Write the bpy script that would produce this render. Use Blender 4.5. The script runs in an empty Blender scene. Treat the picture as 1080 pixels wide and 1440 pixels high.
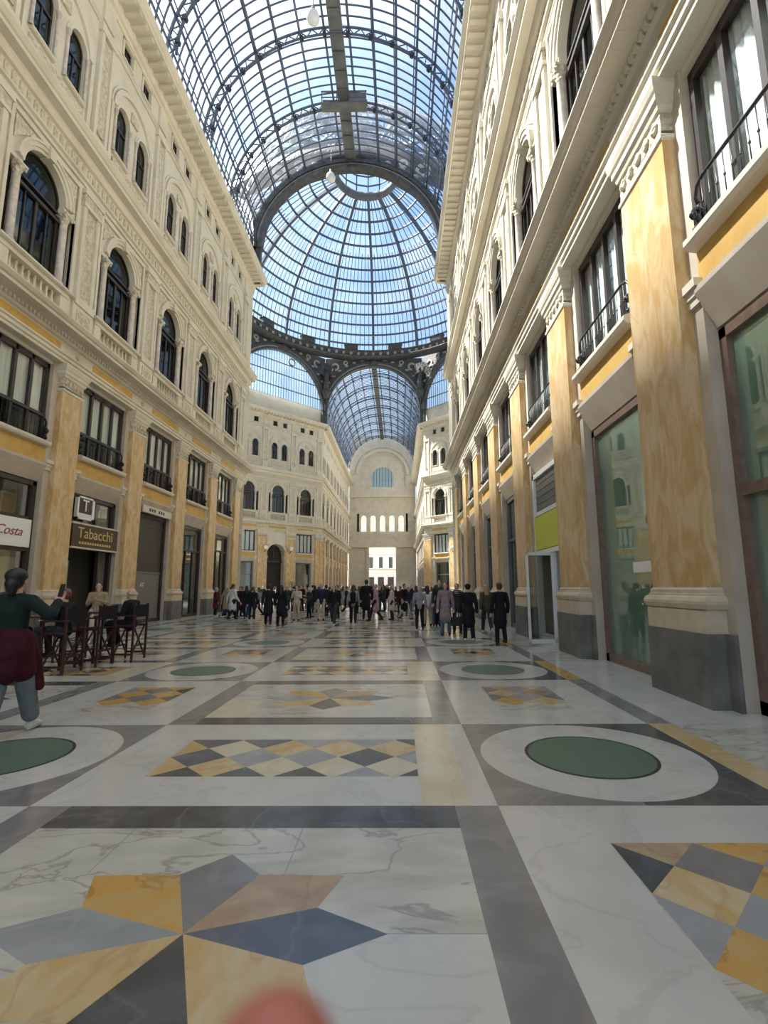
import bpy, math, random
from mathutils import Vector, Matrix
random.seed(7)
SC = bpy.context.scene
COL = SC.collection
R = math.radians
PI = math.pi

# ------------------------------------------------------------------ camera
CAM_H = 1.55
PITCH, YAW, ROLL = R(8.737), R(0.529), R(0.3)
fw = Vector((-math.sin(YAW)*math.cos(PITCH), math.cos(YAW)*math.cos(PITCH), math.sin(PITCH)))
r0 = Vector((math.cos(YAW), math.sin(YAW), 0)); u0 = r0.cross(fw)
rt = r0*math.cos(ROLL) - u0*math.sin(ROLL); up = u0*math.cos(ROLL) + r0*math.sin(ROLL)
cd = bpy.data.cameras.new('camera'); cam = bpy.data.objects.new('camera', cd); COL.objects.link(cam)
cam.matrix_world = Matrix(((rt.x, up.x, -fw.x, 0), (rt.y, up.y, -fw.y, 0), (rt.z, up.z, -fw.z, CAM_H), (0, 0, 0, 1)))
cd.sensor_fit = 'VERTICAL'; cd.sensor_height = 36.0; cd.sensor_width = 27.0
cd.lens = 36.0*690.0/1440.0
cd.shift_x = -14.0/1440.0
cd.clip_start = 0.005; cd.clip_end = 600
cd.dof.use_dof = True; cd.dof.focus_distance = 9.0; cd.dof.aperture_fstop = 5.0
SC.camera = cam

# ------------------------------------------------------------------ exposure, sky, sun
SC.view_settings.view_transform = 'Standard'
SC.view_settings.look = 'None'
SC.view_settings.gamma = 1.0
SC.view_settings.use_curve_mapping = False
SC.view_settings.exposure = EXPOSURE = -0.56
SUN_DIR = Vector((-1.0, 0.30, 1.38)).normalized()       # towards the sun
SUN_STRENGTH = 37.0
SKY_STRENGTH = 1.72
GLOW = 1.5

def nd(nt, t, **kw):
    n = nt.nodes.new(t)
    for k, v in kw.items():
        if k in n.inputs.keys(): n.inputs[k].default_value = v
        else: setattr(n, k, v)
    return n

w = bpy.data.worlds.new('sky'); SC.world = w; w.use_nodes = True
nt = w.node_tree; nt.nodes.clear()
tc = nd(nt, 'ShaderNodeTexCoord')
sep = nd(nt, 'ShaderNodeSeparateXYZ'); nt.links.new(tc.outputs['Generated'], sep.inputs[0])
ramp = nd(nt, 'ShaderNodeValToRGB')
e = ramp.color_ramp.elements
e[0].position = 0.0; e[0].color = (0.80, 0.88, 0.95, 1)
e[1].position = 0.95; e[1].color = (0.20, 0.42, 0.90, 1)
m_ = e.new(0.33); m_.color = (0.62, 0.79, 0.98, 1)
m_ = e.new(0.56); m_.color = (0.30, 0.56, 0.95, 1)
nt.links.new(sep.outputs['Z'], ramp.inputs[0])
cl = nd(nt, 'ShaderNodeTexNoise', Scale=2.3, Detail=7.0, Roughness=0.56)
mp = nd(nt, 'ShaderNodeMapping'); mp.inputs['Scale'].default_value = (1, 1, 1.6); mp.inputs['Location'].default_value = (0.35, 0.1, 0.25)
nt.links.new(tc.outputs['Generated'], mp.inputs[0]); nt.links.new(mp.outputs[0], cl.inputs['Vector'])
clr = nd(nt, 'ShaderNodeValToRGB')
clr.color_ramp.elements[0].position = 0.50; clr.color_ramp.elements[1].position = 0.70
za = nd(nt, 'ShaderNodeMath', operation='MULTIPLY_ADD'); za.inputs[1].default_value = 0.55; za.inputs[2].default_value = -0.37
zb = nd(nt, 'ShaderNodeMath', operation='ADD'); nt.links.new(sep.outputs['Z'], za.inputs[0]); nt.links.new(za.outputs[0], zb.inputs[0]); nt.links.new(cl.outputs['Fac'], zb.inputs[1])
nt.links.new(zb.outputs[0], clr.inputs[0])
mixc = nd(nt, 'ShaderNodeMixRGB'); mixc.inputs['Color2'].default_value = (1.0, 1.03, 1.06, 1)
nt.links.new(clr.outputs[0], mixc.inputs['Fac']); nt.links.new(ramp.outputs[0], mixc.inputs['Color1'])
dot = nd(nt, 'ShaderNodeVectorMath', operation='DOT_PRODUCT'); dot.inputs[1].default_value = SUN_DIR
nrm = nd(nt, 'ShaderNodeVectorMath', operation='NORMALIZE')
nt.links.new(tc.outputs['Generated'], nrm.inputs[0]); nt.links.new(nrm.outputs[0], dot.inputs[0])
mx = nd(nt, 'ShaderNodeMath', operation='MAXIMUM'); mx.inputs[1].default_value = 0.0
pw = nd(nt, 'ShaderNodeMath', operation='POWER'); pw.inputs[1].default_value = 5.0
ml = nd(nt, 'ShaderNodeMath', operation='MULTIPLY'); ml.inputs[1].default_value = GLOW
nt.links.new(dot.outputs['Value'], mx.inputs[0]); nt.links.new(mx.outputs[0], pw.inputs[0]); nt.links.new(pw.outputs[0], ml.inputs[0])
addg = nd(nt, 'ShaderNodeMixRGB', blend_type='ADD'); addg.inputs['Fac'].default_value = 1.0
glc = nd(nt, 'ShaderNodeMixRGB', blend_type='MULTIPLY'); glc.inputs['Fac'].default_value = 1.0; glc.inputs['Color1'].default_value = (1.0, 0.97, 0.9, 1)
nt.links.new(ml.outputs[0], glc.inputs['Color2'])
nt.links.new(mixc.outputs[0], addg.inputs['Color1']); nt.links.new(glc.outputs[0], addg.inputs['Color2'])
bg = nd(nt, 'ShaderNodeBackground', Strength=SKY_STRENGTH); nt.links.new(addg.outputs[0], bg.inputs['Color'])
ow = nd(nt, 'ShaderNodeOutputWorld'); nt.links.new(bg.outputs[0], ow.inputs[0])

sd = bpy.data.lights.new('sun', 'SUN'); sd.energy = SUN_STRENGTH; sd.angle = R(4.0); sd.color = (1.0, 0.965, 0.90)
so = bpy.data.objects.new('sun', sd); COL.objects.link(so)
so.rotation_euler = SUN_DIR.to_track_quat('Z', 'Y').to_euler(); so.location = (-60, 30, 90)

# ------------------------------------------------------------------ materials
def mat(name, base, rough=0.6, metal=0.0, spec=0.5, col2=None, scale=3.0, lo=0.35, hi=0.65, stretch=(1, 1, 1),
        detail=5.0, distort=0.0, bump=None, col3=None, scale3=1.0, coat=0.0, veinf=0.3):
    m = bpy.data.materials.new(name); m.use_nodes = True
    t = m.node_tree; b = t.nodes['Principled BSDF']
    b.inputs['Roughness'].default_value = rough; b.inputs['Metallic'].default_value = metal
    b.inputs['Specular IOR Level'].default_value = spec
    b.inputs['Coat Weight'].default_value = coat
    b.inputs['Base Color'].default_value = (*base, 1)
    tc = nd(t, 'ShaderNodeTexCoord'); mp = nd(t, 'ShaderNodeMapping'); mp.inputs['Scale'].default_value = stretch
    t.links.new(tc.outputs['Object'], mp.inputs[0])
    last = None
    if col2:
        n = nd(t, 'ShaderNodeTexNoise', Scale=scale, Detail=detail, Distortion=distort)
        t.links.new(mp.outputs[0], n.inputs['Vector'])
        r = nd(t, 'ShaderNodeValToRGB'); r.color_ramp.elements[0].position = lo; r.color_ramp.elements[1].position = hi
        r.color_ramp.elements[0].color = (*base, 1); r.color_ramp.elements[1].color = (*col2, 1)
        t.links.new(n.outputs['Fac'], r.inputs[0]); last = r.outputs[0]
        if col3:
            n3 = nd(t, 'ShaderNodeTexNoise', Scale=scale3, Detail=8.0, Distortion=0.7)
            t.links.new(mp.outputs[0], n3.inputs['Vector'])
            r3 = nd(t, 'ShaderNodeValToRGB'); r3.color_ramp.elements[0].position = 0.482; r3.color_ramp.elements[1].position = 0.518
            e = r3.color_ramp.elements; e[0].color = (0, 0, 0, 1); e[1].color = (0, 0, 0, 1); k = e.new(0.5); k.color = (1, 1, 1, 1)
            t.links.new(n3.outputs['Fac'], r3.inputs[0])
            mm = nd(t, 'ShaderNodeMixRGB'); mm.inputs['Color2'].default_value = (*col3, 1)
            ma = nd(t, 'ShaderNodeMath', operation='MULTIPLY'); ma.inputs[1].default_value = veinf
            t.links.new(r3.outputs[0], ma.inputs[0]); t.links.new(ma.outputs[0], mm.inputs['Fac'])
            t.links.new(last, mm.inputs['Color1']); last = mm.outputs[0]
        t.links.new(last, b.inputs['Base Color'])
    if bump:
        bs, st = bump[0], bump[1]
        if len(bump) > 2:
            nb = nd(t, 'ShaderNodeTexVoronoi', Scale=bs); o = nb.outputs['Distance']
        else:
            nb = nd(t, 'ShaderNodeTexNoise', Scale=bs, Detail=4.0); o = nb.outputs['Fac']
        t.links.new(mp.outputs[0], nb.inputs['Vector'])
        bn = nd(t, 'ShaderNodeBump', Strength=st, Distance=0.02 if len(bump) < 4 else bump[3])
        t.links.new(o, bn.inputs['Height']); t.links.new(bn.outputs[0], b.inputs['Normal'])
    return m

def glassmat(name, tint, gloss, rough=0.02, diffuse=None, dfac=0.0, vary=None, fres=0.9):
    """thin glazing: see-through tint + mirror share + (dust) diffuse share"""
    m = bpy.data.materials.new(name); m.use_nodes = True; t = m.node_tree; t.nodes.clear()
    o = nd(t, 'ShaderNodeOutputMaterial')
    tr = nd(t, 'ShaderNodeBsdfTransparent'); tr.inputs['Color'].default_value = (*tint, 1)
    gl = nd(t, 'ShaderNodeBsdfGlossy', Roughness=rough); gl.inputs['Color'].default_value = (0.95, 0.97, 0.96, 1)
    lw = nd(t, 'ShaderNodeLayerWeight', Blend=0.5)
    p5 = nd(t, 'ShaderNodeMath', operation='POWER'); p5.inputs[1].default_value = 4.0; t.links.new(lw.outputs['Facing'], p5.inputs[0])
    fr = nd(t, 'ShaderNodeMath', operation='MULTIPLY_ADD'); fr.inputs[1].default_value = 0.9; fr.inputs[2].default_value = 0.05; t.links.new(p5.outputs[0], fr.inputs[0])
    mr = nd(t, 'ShaderNodeMath', operation='MULTIPLY_ADD'); mr.inputs[1].default_value = fres; mr.inputs[2].default_value = gloss
    mr.use_clamp = True
    t.links.new(fr.outputs[0], mr.inputs[0])
    base = tr.outputs[0]
    if diffuse:
        d = nd(t, 'ShaderNodeBsdfDiffuse'); d.inputs['Color'].default_value = (*diffuse, 1)
        tl = nd(t, 'ShaderNodeBsdfTranslucent'); tl.inputs['Color'].default_value = (*diffuse, 1)
        dm = nd(t, 'ShaderNodeMixShader', Fac=0.5); t.links.new(d.outputs[0], dm.inputs[1]); t.links.new(tl.outputs[0], dm.inputs[2])
        mx = nd(t, 'ShaderNodeMixShader', Fac=dfac)
        if vary:
            tc = nd(t, 'ShaderNodeTexCoord'); n = nd(t, 'ShaderNodeTexNoise', Scale=vary[0], Detail=3.0)
            t.links.new(tc.outputs['Object'], n.inputs['Vector'])
            mr2 = nd(t, 'ShaderNodeMapRange'); mr2.inputs['From Min'].default_value = 0.35; mr2.inputs['From Max'].default_value = 0.65
            mr2.inputs['To Min'].default_value = vary[1]; mr2.inputs['To Max'].default_value = vary[2]
            t.links.new(n.outputs['Fac'], mr2.inputs['Value']); t.links.new(mr2.outputs[0], mx.inputs['Fac'])
        t.links.new(base, mx.inputs[1]); t.links.new(dm.outputs[0], mx.inputs[2]); base = mx.outputs[0]
    g = nd(t, 'ShaderNodeMixShader'); t.links.new(mr.outputs[0], g.inputs['Fac'])
    t.links.new(base, g.inputs[1]); t.links.new(gl.outputs[0], g.inputs[2]); t.links.new(g.outputs[0], o.inputs[0])
    return m

MT = {}
MT['plaster'] = mat('cream plaster', (0.67, 0.61, 0.495), 0.75, col2=(0.57, 0.51, 0.395), scale=0.9, lo=0.45, hi=0.75, bump=(40, 0.15), spec=0.3)
MT['relief'] = mat('carved cream stucco', (0.66, 0.59, 0.46), 0.75, col2=(0.50, 0.43, 0.31), scale=9, lo=0.42, hi=0.62, bump=(11, 1.0, 1, 0.05), spec=0.3)
MT['ochre'] = mat('ochre painted panel', (0.60, 0.39, 0.115), 0.6, col2=(0.52, 0.31, 0.085), scale=2.2, lo=0.4, hi=0.7, spec=0.3)
MT['giallo'] = mat('yellow veined marble', (0.54, 0.335, 0.125), 0.32, col2=(0.65, 0.48, 0.27), scale=2.6, lo=0.40, hi=0.58, stretch=(1.3, 1.3, 0.45), distort=1.2, detail=7, col3=(0.50, 0.28, 0.11), scale3=1.3, veinf=0.45)
MT['base'] = mat('beige base marble', (0.64, 0.54, 0.40), 0.35, col2=(0.55, 0.44, 0.31), scale=3, lo=0.4, hi=0.65)
MT['grey'] = mat('grey volcanic plinth stone', (0.12, 0.115, 0.105), 0.6, col2=(0.215, 0.205, 0.185), scale=2.5, lo=0.3, hi=0.7, bump=(60, 0.2), spec=0.2)
MT['colm'] = mat('pinkish column marble', (0.62, 0.55, 0.48), 0.35, col2=(0.50, 0.42, 0.36), scale=5, lo=0.4, hi=0.6)
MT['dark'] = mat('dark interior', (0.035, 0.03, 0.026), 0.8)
MT['frame'] = mat('dark brown window frame', (0.035, 0.025, 0.022), 0.4)
MT['brown'] = mat('brown metal shop frame', (0.16, 0.10, 0.075), 0.35, col2=(0.21, 0.14, 0.105), scale=6)
MT['curtain'] = mat('white curtain cloth', (0.80, 0.80, 0.76), 0.9, col2=(0.66, 0.67, 0.64), scale=2.5, stretch=(9, 1, 0.25), lo=0.35, hi=0.65)
MT['iron'] = mat('black cast iron', (0.018, 0.018, 0.02), 0.38, spec=0.5)
MT['steel'] = mat('dark blue grey painted iron', (0.085, 0.10, 0.14), 0.5)
MT['steel2'] = mat('grey painted iron', (0.10, 0.105, 0.11), 0.5, col2=(0.16, 0.16, 0.155), scale=1.5)
MT['bronze'] = mat('dark bronze ironwork', (0.040, 0.039, 0.038), 0.5, col2=(0.085, 0.082, 0.078), scale=3, bump=(6, 0.6, 1, 0.05))
MT['greyst'] = mat('grey stucco', (0.42, 0.40, 0.37), 0.7, col2=(0.30, 0.29, 0.27), scale=2, bump=(8, 0.5, 1, 0.04))
MT['wglass'] = glassmat('window glass', (0.55, 0.58, 0.56), 0.02, fres=0.45)
MT['jamb'] = mat('beige jamb stone', (0.53, 0.455, 0.365), 0.6, col2=(0.45, 0.375, 0.29), scale=2.0, lo=0.4, hi=0.7)
MT['roofglass'] = glassmat('roof glass', (0.86, 0.92, 0.97), 0.0, 0.08, (0.9, 0.93, 0.95), 0.05, (0.35, 0.01, 0.09))
MT['domeglass'] = glassmat('dome glass', (0.84, 0.91, 0.97), 0.0, 0.08, (0.9, 0.93, 0.95), 0.04, (0.25, 0.005, 0.07))
MT['greenglass'] = glassmat('green tinted shop glass', (0.36, 0.56, 0.44), 0.18, 0.015, (0.40, 0.60, 0.45), 0.6)
MT['clearglass'] = glassmat('clear window glass', (0.93, 0.95, 0.94), 0.0, fres=0.5)
MT['shopglass'] = glassmat('clear shop glass', (0.72, 0.74, 0.72), 0.06)
MT['backing'] = mat('pale green shop blind', (0.36, 0.46, 0.38), 0.8, col2=(0.28, 0.37, 0.30), scale=1.5, stretch=(6, 1, 0.3))
MT['white'] = mat('white enamel', (0.80, 0.80, 0.77), 0.4)
MT['lime'] = mat('lime green sign panel', (0.55, 0.62, 0.03), 0.4)
MT['shutter'] = mat('grey metal shutter', (0.17, 0.165, 0.15), 0.5)
MT['signbrown'] = mat('dark brown sign board', (0.055, 0.03, 0.02), 0.4)
MT['gold'] = mat('gilt letters', (0.62, 0.44, 0.16), 0.35, metal=0.3)
MT['redink'] = mat('dark red letters', (0.36, 0.07, 0.07), 0.5)
MT['ink'] = mat('black letters', (0.02, 0.02, 0.02), 0.5)
# floor stones
def marble(name, base, col2, vein, scale=1.3, rough=0.17, st=(1, 1, 1), s3=1.1, vf=0.3):
    return mat(name, base, rough, col2=col2, scale=scale, lo=0.35, hi=0.7, distort=1.0, detail=8, col3=vein, scale3=s3, stretch=st, spec=0.45, veinf=vf)
MT['f_white'] = marble('white floor marble', (0.555, 0.545, 0.51), (0.485, 0.475, 0.44), (0.34, 0.33, 0.30))
MT['f_vein'] = marble('veined floor marble', (0.55, 0.535, 0.475), (0.40, 0.385, 0.33), (0.17, 0.16, 0.13), 2.2, st=(0.7, 1.5, 1), s3=1.7, vf=0.55)
MT['f_cream'] = marble('cream floor marble', (0.60, 0.55, 0.43), (0.52, 0.45, 0.31), (0.38, 0.31, 0.2), 2.0)
MT['f_grey'] = marble('grey floor marble', (0.185, 0.18, 0.18), (0.245, 0.24, 0.24), (0.33, 0.32, 0.32), 3.0, s3=0.9)
MT['f_blue'] = marble('blue grey floor marble', (0.088, 0.10, 0.128), (0.135, 0.148, 0.175), (0.22, 0.23, 0.25), 3.0)
MT['f_dark'] = marble('black floor marble', (0.062, 0.063, 0.067), (0.105, 0.105, 0.11), (0.2, 0.2, 0.2), 3.0)
MT['f_gold'] = marble('golden floor marble', (0.55, 0.305, 0.07), (0.50, 0.35, 0.15), (0.26, 0.13, 0.05), 2.8, st=(1, 1.6, 1), vf=0.5)
MT['f_sand'] = marble('sand yellow floor marble', (0.53, 0.36, 0.155), (0.56, 0.46, 0.29), (0.32, 0.19, 0.08), 3.0, st=(1.4, 0.8, 1))
MT['f_brown'] = marble('brown floor marble', (0.36, 0.235, 0.155), (0.46, 0.35, 0.22), (0.22, 0.14, 0.1), 3.2)
MT['f_silver'] = marble('silver grey floor marble', (0.33, 0.34, 0.35), (0.26, 0.27, 0.28), (0.4, 0.4, 0.4), 2.5)
MT['f_green'] = mat('green floor glass', (0.085, 0.145, 0.105), 0.3, col2=(0.11, 0.175, 0.13), scale=40, lo=0.4, hi=0.6, bump=(220, 0.2))

# ------------------------------------------------------------------ mesh builder
class MB:
    def __init__(s, *mats):
        s.v = []; s.f = []; s.m = []; s.s = []; s.mats = list(mats); s.M = None
    def add(s, verts, faces, m=0, smooth=False):
        o = len(s.v)
        if s.M is not None: verts = [tuple(s.M @ Vector(p)) for p in verts]
        s.v += [tuple(p) for p in verts]
        for f in faces:
            s.f.append(tuple(i+o for i in f)); s.m.append(m); s.s.append(smooth)
        return s
    def box(s, x0, x1, y0, y1, z0, z1, m=0):
        v = [(x0, y0, z0), (x1, y0, z0), (x1, y1, z0), (x0, y1, z0), (x0, y0, z1), (x1, y0, z1), (x1, y1, z1), (x0, y1, z1)]
        return s.add(v, [(0, 3, 2, 1), (4, 5, 6, 7), (0, 1, 5, 4), (1, 2, 6, 5), (2, 3, 7, 6), (3, 0, 4, 7)], m)
    def prof_x(s, prof, x0, x1, m=0, smooth=False):
        """closed (y,z) profile swept along x"""
        n = len(prof)
        v = [(x0, a, b) for a, b in prof] + [(x1, a, b) for a, b in prof]
        f = [(i, (i+1) % n, n+(i+1) % n, n+i) for i in range(n)] + [tuple(range(n))[::-1], tuple(range(n, 2*n))]
        return s.add(v, f, m, smooth)
    def prof_wrap(s, prof, x0, x1, yb, m=0):
        """moulding that runs along the front (x0..x1) and returns to y=yb on both sides; prof = [(d,z)] d = projection"""
        n = len(prof); v = []
        for d, z in prof:
            v += [(x0-d, yb, z), (x0-d, -d+prof_wrap_y[0], z), (x1+d, -d+prof_wrap_y[0], z), (x1+d, yb, z)]
        f = []
        for i in range(n-1):
            for k in range(3): f.append((i*4+k, i*4+k+1, (i+1)*4+k+1, (i+1)*4+k))
        f.append((0, 1, 2, 3)[::-1]); f.append(tuple(range((n-1)*4, n*4)))
        return s.add(v, f, m)
    def poly(s, pts, m=0):
        return s.add(pts, [tuple(range(len(pts)))], m)
    def prism(s, pts, y0, y1, m=0, smooth=False):
        """polygon in (x,z), extruded y0..y1"""
        n = len(pts)
        v = [(a, y0, b) for a, b in pts] + [(a, y1, b) for a, b in pts]
        f = [tuple(range(n)), tuple(range(n, 2*n))[::-1]] + [(i, n+i, n+(i+1) % n, (i+1) % n) for i in range(n)]
        return s.add(v, f, m, smooth)
    def band(s, cx, cz, ra, rb, y0, y1, a0=0.0, a1=PI, n=20, m=0):
        v = []; f = []
        for i in range(n+1):
            a = a0+(a1-a0)*i/n; c, t = math.cos(a), math.sin(a)
            v += [(cx+ra*c, y0, cz+ra*t), (cx+rb*c, y0, cz+rb*t), (cx+rb*c, y1, cz+rb*t), (cx+ra*c, y1, cz+ra*t)]
        for i in range(n):
            for k in range(4): f.append((i*4+k, i*4+(k+1) % 4, (i+1)*4+(k+1) % 4, (i+1)*4+k))
        f += [(0, 3, 2, 1), (n*4, n*4+1, n*4+2, n*4+3)]
        return s.add(v, f, m)
    def spandrel(s, x0, x1, cx, cz, r, z1, y0, y1, n=16, m=0):
        """wall piece x0..x1, cz..z1 with a half-round opening of radius r cut out of its foot"""
        A = []; B = []
        for i in range(n+1):
            a = PI*i/n; px, pz = cx+r*math.cos(a), cz+r*math.sin(a)
            A.append((px, pz))
        h = n//2
        for side in (0, 1):
            arc = A[:h+1] if side == 0 else A[h:]
            X = x1 if side == 0 else x0
            if side == 0: pts = arc + [(cx, z1), (X, z1), (X, cz)]
            else: pts = arc + [(X, cz), (X, z1), (cx, z1)]
            # fan from the far corner keeps the polygon safe: build strips
            top = [(p[0], z1) for p in arc]
            v = []; f = []
            for p, q in zip(arc, top): v += [(p[0], y0, p[1]), (q[0], y0, q[1]), (p[0], y1, p[1]), (q[0], y1, q[1])]
            for i in range(len(arc)-1):
                b = i*4; f += [(b, b+1, b+5, b+4), (b+2, b+6, b+7, b+3), (b, b+4, b+6, b+2)]
            s.add(v, f, m)
            xa, xb = (cx+r, x1) if side == 0 else (x0, cx-r)
            if xb-xa > 1e-4: s.box(xa, xb, y0, y1, cz, z1, m)
        return s
    def lathe(s, prof, c=(0, 0, 0), n=12, m=0, smooth=True, ang=2*PI, a0=0.0):
        v = []; f = []; k = len(prof)
        for i in range(n+1):
            a = a0+ang*i/n
            for r, z in prof: v.append((c[0]+r*math.cos(a), c[1]+r*math.sin(a), c[2]+z))
        for i in range(n):
            for j in range(k-1): f.append((i*k+j, (i+1)*k+j, (i+1)*k+j+1, i*k+j+1))
        return s.add(v, f, m, smooth)
    def bar(s, p, q, w, h=None, m=0, up=(0, 0, 1)):
        p = Vector(p); q = Vector(q); h = h or w; d = q-p
        if d.length < 1e-6: return s
        d.normalize(); u = Vector(up); sx = d.cross(u)
        if sx.length < 1e-4: sx = d.cross(Vector((1, 0, 0)))
        sx.normalize(); sy = sx.cross(d)
        a, b = sx*w/2, sy*h/2
        v = [p-a-b, p+a-b, p+a+b, p-a+b, q-a-b, q+a-b, q+a+b, q-a+b]
        return s.add(v, [(0, 3, 2, 1), (4, 5, 6, 7), (0, 1, 5, 4), (1, 2, 6, 5), (2, 3, 7, 6), (3, 0, 4, 7)], m)
    def tube(s, pts, r, n=8, m=0, smooth=True):
        P = [Vector(p) for p in pts]; rs = r if isinstance(r, (list, tuple)) else [r]*len(P)
        v = []; f = []; prev = None
        for i, p in enumerate(P):
            d = (P[min(i+1, len(P)-1)]-P[max(i-1, 0)]).normalized()
            a = prev if prev is not None else (Vector((0, 0, 1)) if abs(d.z) < 0.9 else Vector((1, 0, 0)))
            a = (a-d*a.dot(d)).normalized(); prev = a; b = d.cross(a)
            for k in range(n):
                t = 2*PI*k/n; v.append(p+(a*math.cos(t)+b*math.sin(t))*rs[i])
        for i in range(len(P)-1):
            for k in range(n): f.append((i*n+k, i*n+(k+1) % n, (i+1)*n+(k+1) % n, (i+1)*n+k))
        f += [tuple(range(n))[::-1], tuple(range((len(P)-1)*n, len(P)*n))]
        return s.add(v, f, m, smooth)
    def ball(s, c, r, n=12, k=8, m=0):
        rr = r if isinstance(r, (tuple, list)) else (r, r, r)
        v = []; f = []
        for j in range(k+1):
            t = PI*j/k
            for i in range(n):
                a = 2*PI*i/n
                v.append((c[0]+rr[0]*math.sin(t)*math.cos(a), c[1]+rr[1]*math.sin(t)*math.sin(a), c[2]+rr[2]*math.cos(t)))
        for j in range(k):
            for i in range(n): f.append((j*n+i, (j+1)*n+i, (j+1)*n+(i+1) % n, j*n+(i+1) % n))
        return s.add(v, f, m, True)
    def mesh(s, name):
        me = bpy.data.meshes.new(name); me.from_pydata(s.v, [], s.f)
        for mm in s.mats: me.materials.append(mm)
        me.polygons.foreach_set('material_index', s.m); me.polygons.foreach_set('use_smooth', s.s)
        me.update(); return me
    def build(s, name, parent=None, loc=None, rz=0.0):
        o = bpy.data.objects.new(name, s.mesh(name)); COL.objects.link(o)
        if parent: o.parent = parent
        if loc: o.location = loc
        if rz: o.rotation_euler = (0, 0, rz)
        return o
prof_wrap_y = [0.0]

def tag(o, label=None, cat=None, group=None, kind=None):
    if label: o['label'] = label
    if cat: o['category'] = cat
    if group: o['group'] = group
    if kind: o['kind'] = kind
    return o
def thing(name, label, cat, loc=(0, 0, 0), rz=0.0, group=None, kind=None):
    o = bpy.data.objects.new(name, None); COL.objects.link(o); o.empty_display_size = 0.1
    o.location = loc; o.rotation_euler = (0, 0, rz)
    return tag(o, label, cat, group, kind)
def copy_thing(o, label=None, group=None):
    c = o.copy(); COL.objects.link(c)
    for ch in o.children:
        d = ch.copy(); COL.objects.link(d); d.parent = c
        for g in ch.children:
            h = g.copy(); COL.objects.link(h); h.parent = d
    if label: c['label'] = label
    if group: c['group'] = group
    return c
PROTO = {}
def stamp(key, builder, label, group=None):
    """first call builds the thing, later calls copy it"""
    if key not in PROTO:
        PROTO[key] = builder(); o = PROTO[key]
    else: o = copy_thing(PROTO[key])
    o['label'] = label
    if group: o['group'] = group
    return o
def put(o, fr, x, z=0.0, y=0.0):
    ox, oy, a = fr
    o.location = (ox+x*math.cos(a)-y*math.sin(a), oy+x*math.sin(a)+y*math.cos(a), z); o.rotation_euler = (0, 0, a)
    return o
ORD = ['nearest', 'second', 'third', 'fourth', 'fifth', 'sixth', 'seventh', 'eighth', 'ninth', 'tenth', 'eleventh', 'twelfth']
# ------------------------------------------------------------------ layout
XC = -3.70                    # axis of the hall
HW = 7.68                     # half width between the wall planes
XL, XR = XC-HW, XC+HW
P = 4.49                      # bay pitch
Y_END = 35.4                  # where the near wing meets the octagon
Y_START = -9.0
APO = 18.0
OY = Y_END+APO                # octagon centre
Y_FAR = OY+APO
Y_STOP = 112.0
SQ = math.sqrt(.5)
FR_L = (XL, 0.15, PI/2); FR_R = (XR, 0.0, -PI/2)
FR_DL = (XC-APO*SQ, OY+APO*SQ, PI/4); FR_DR = (XC+APO*SQ, OY+APO*SQ, -PI/4)

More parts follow.
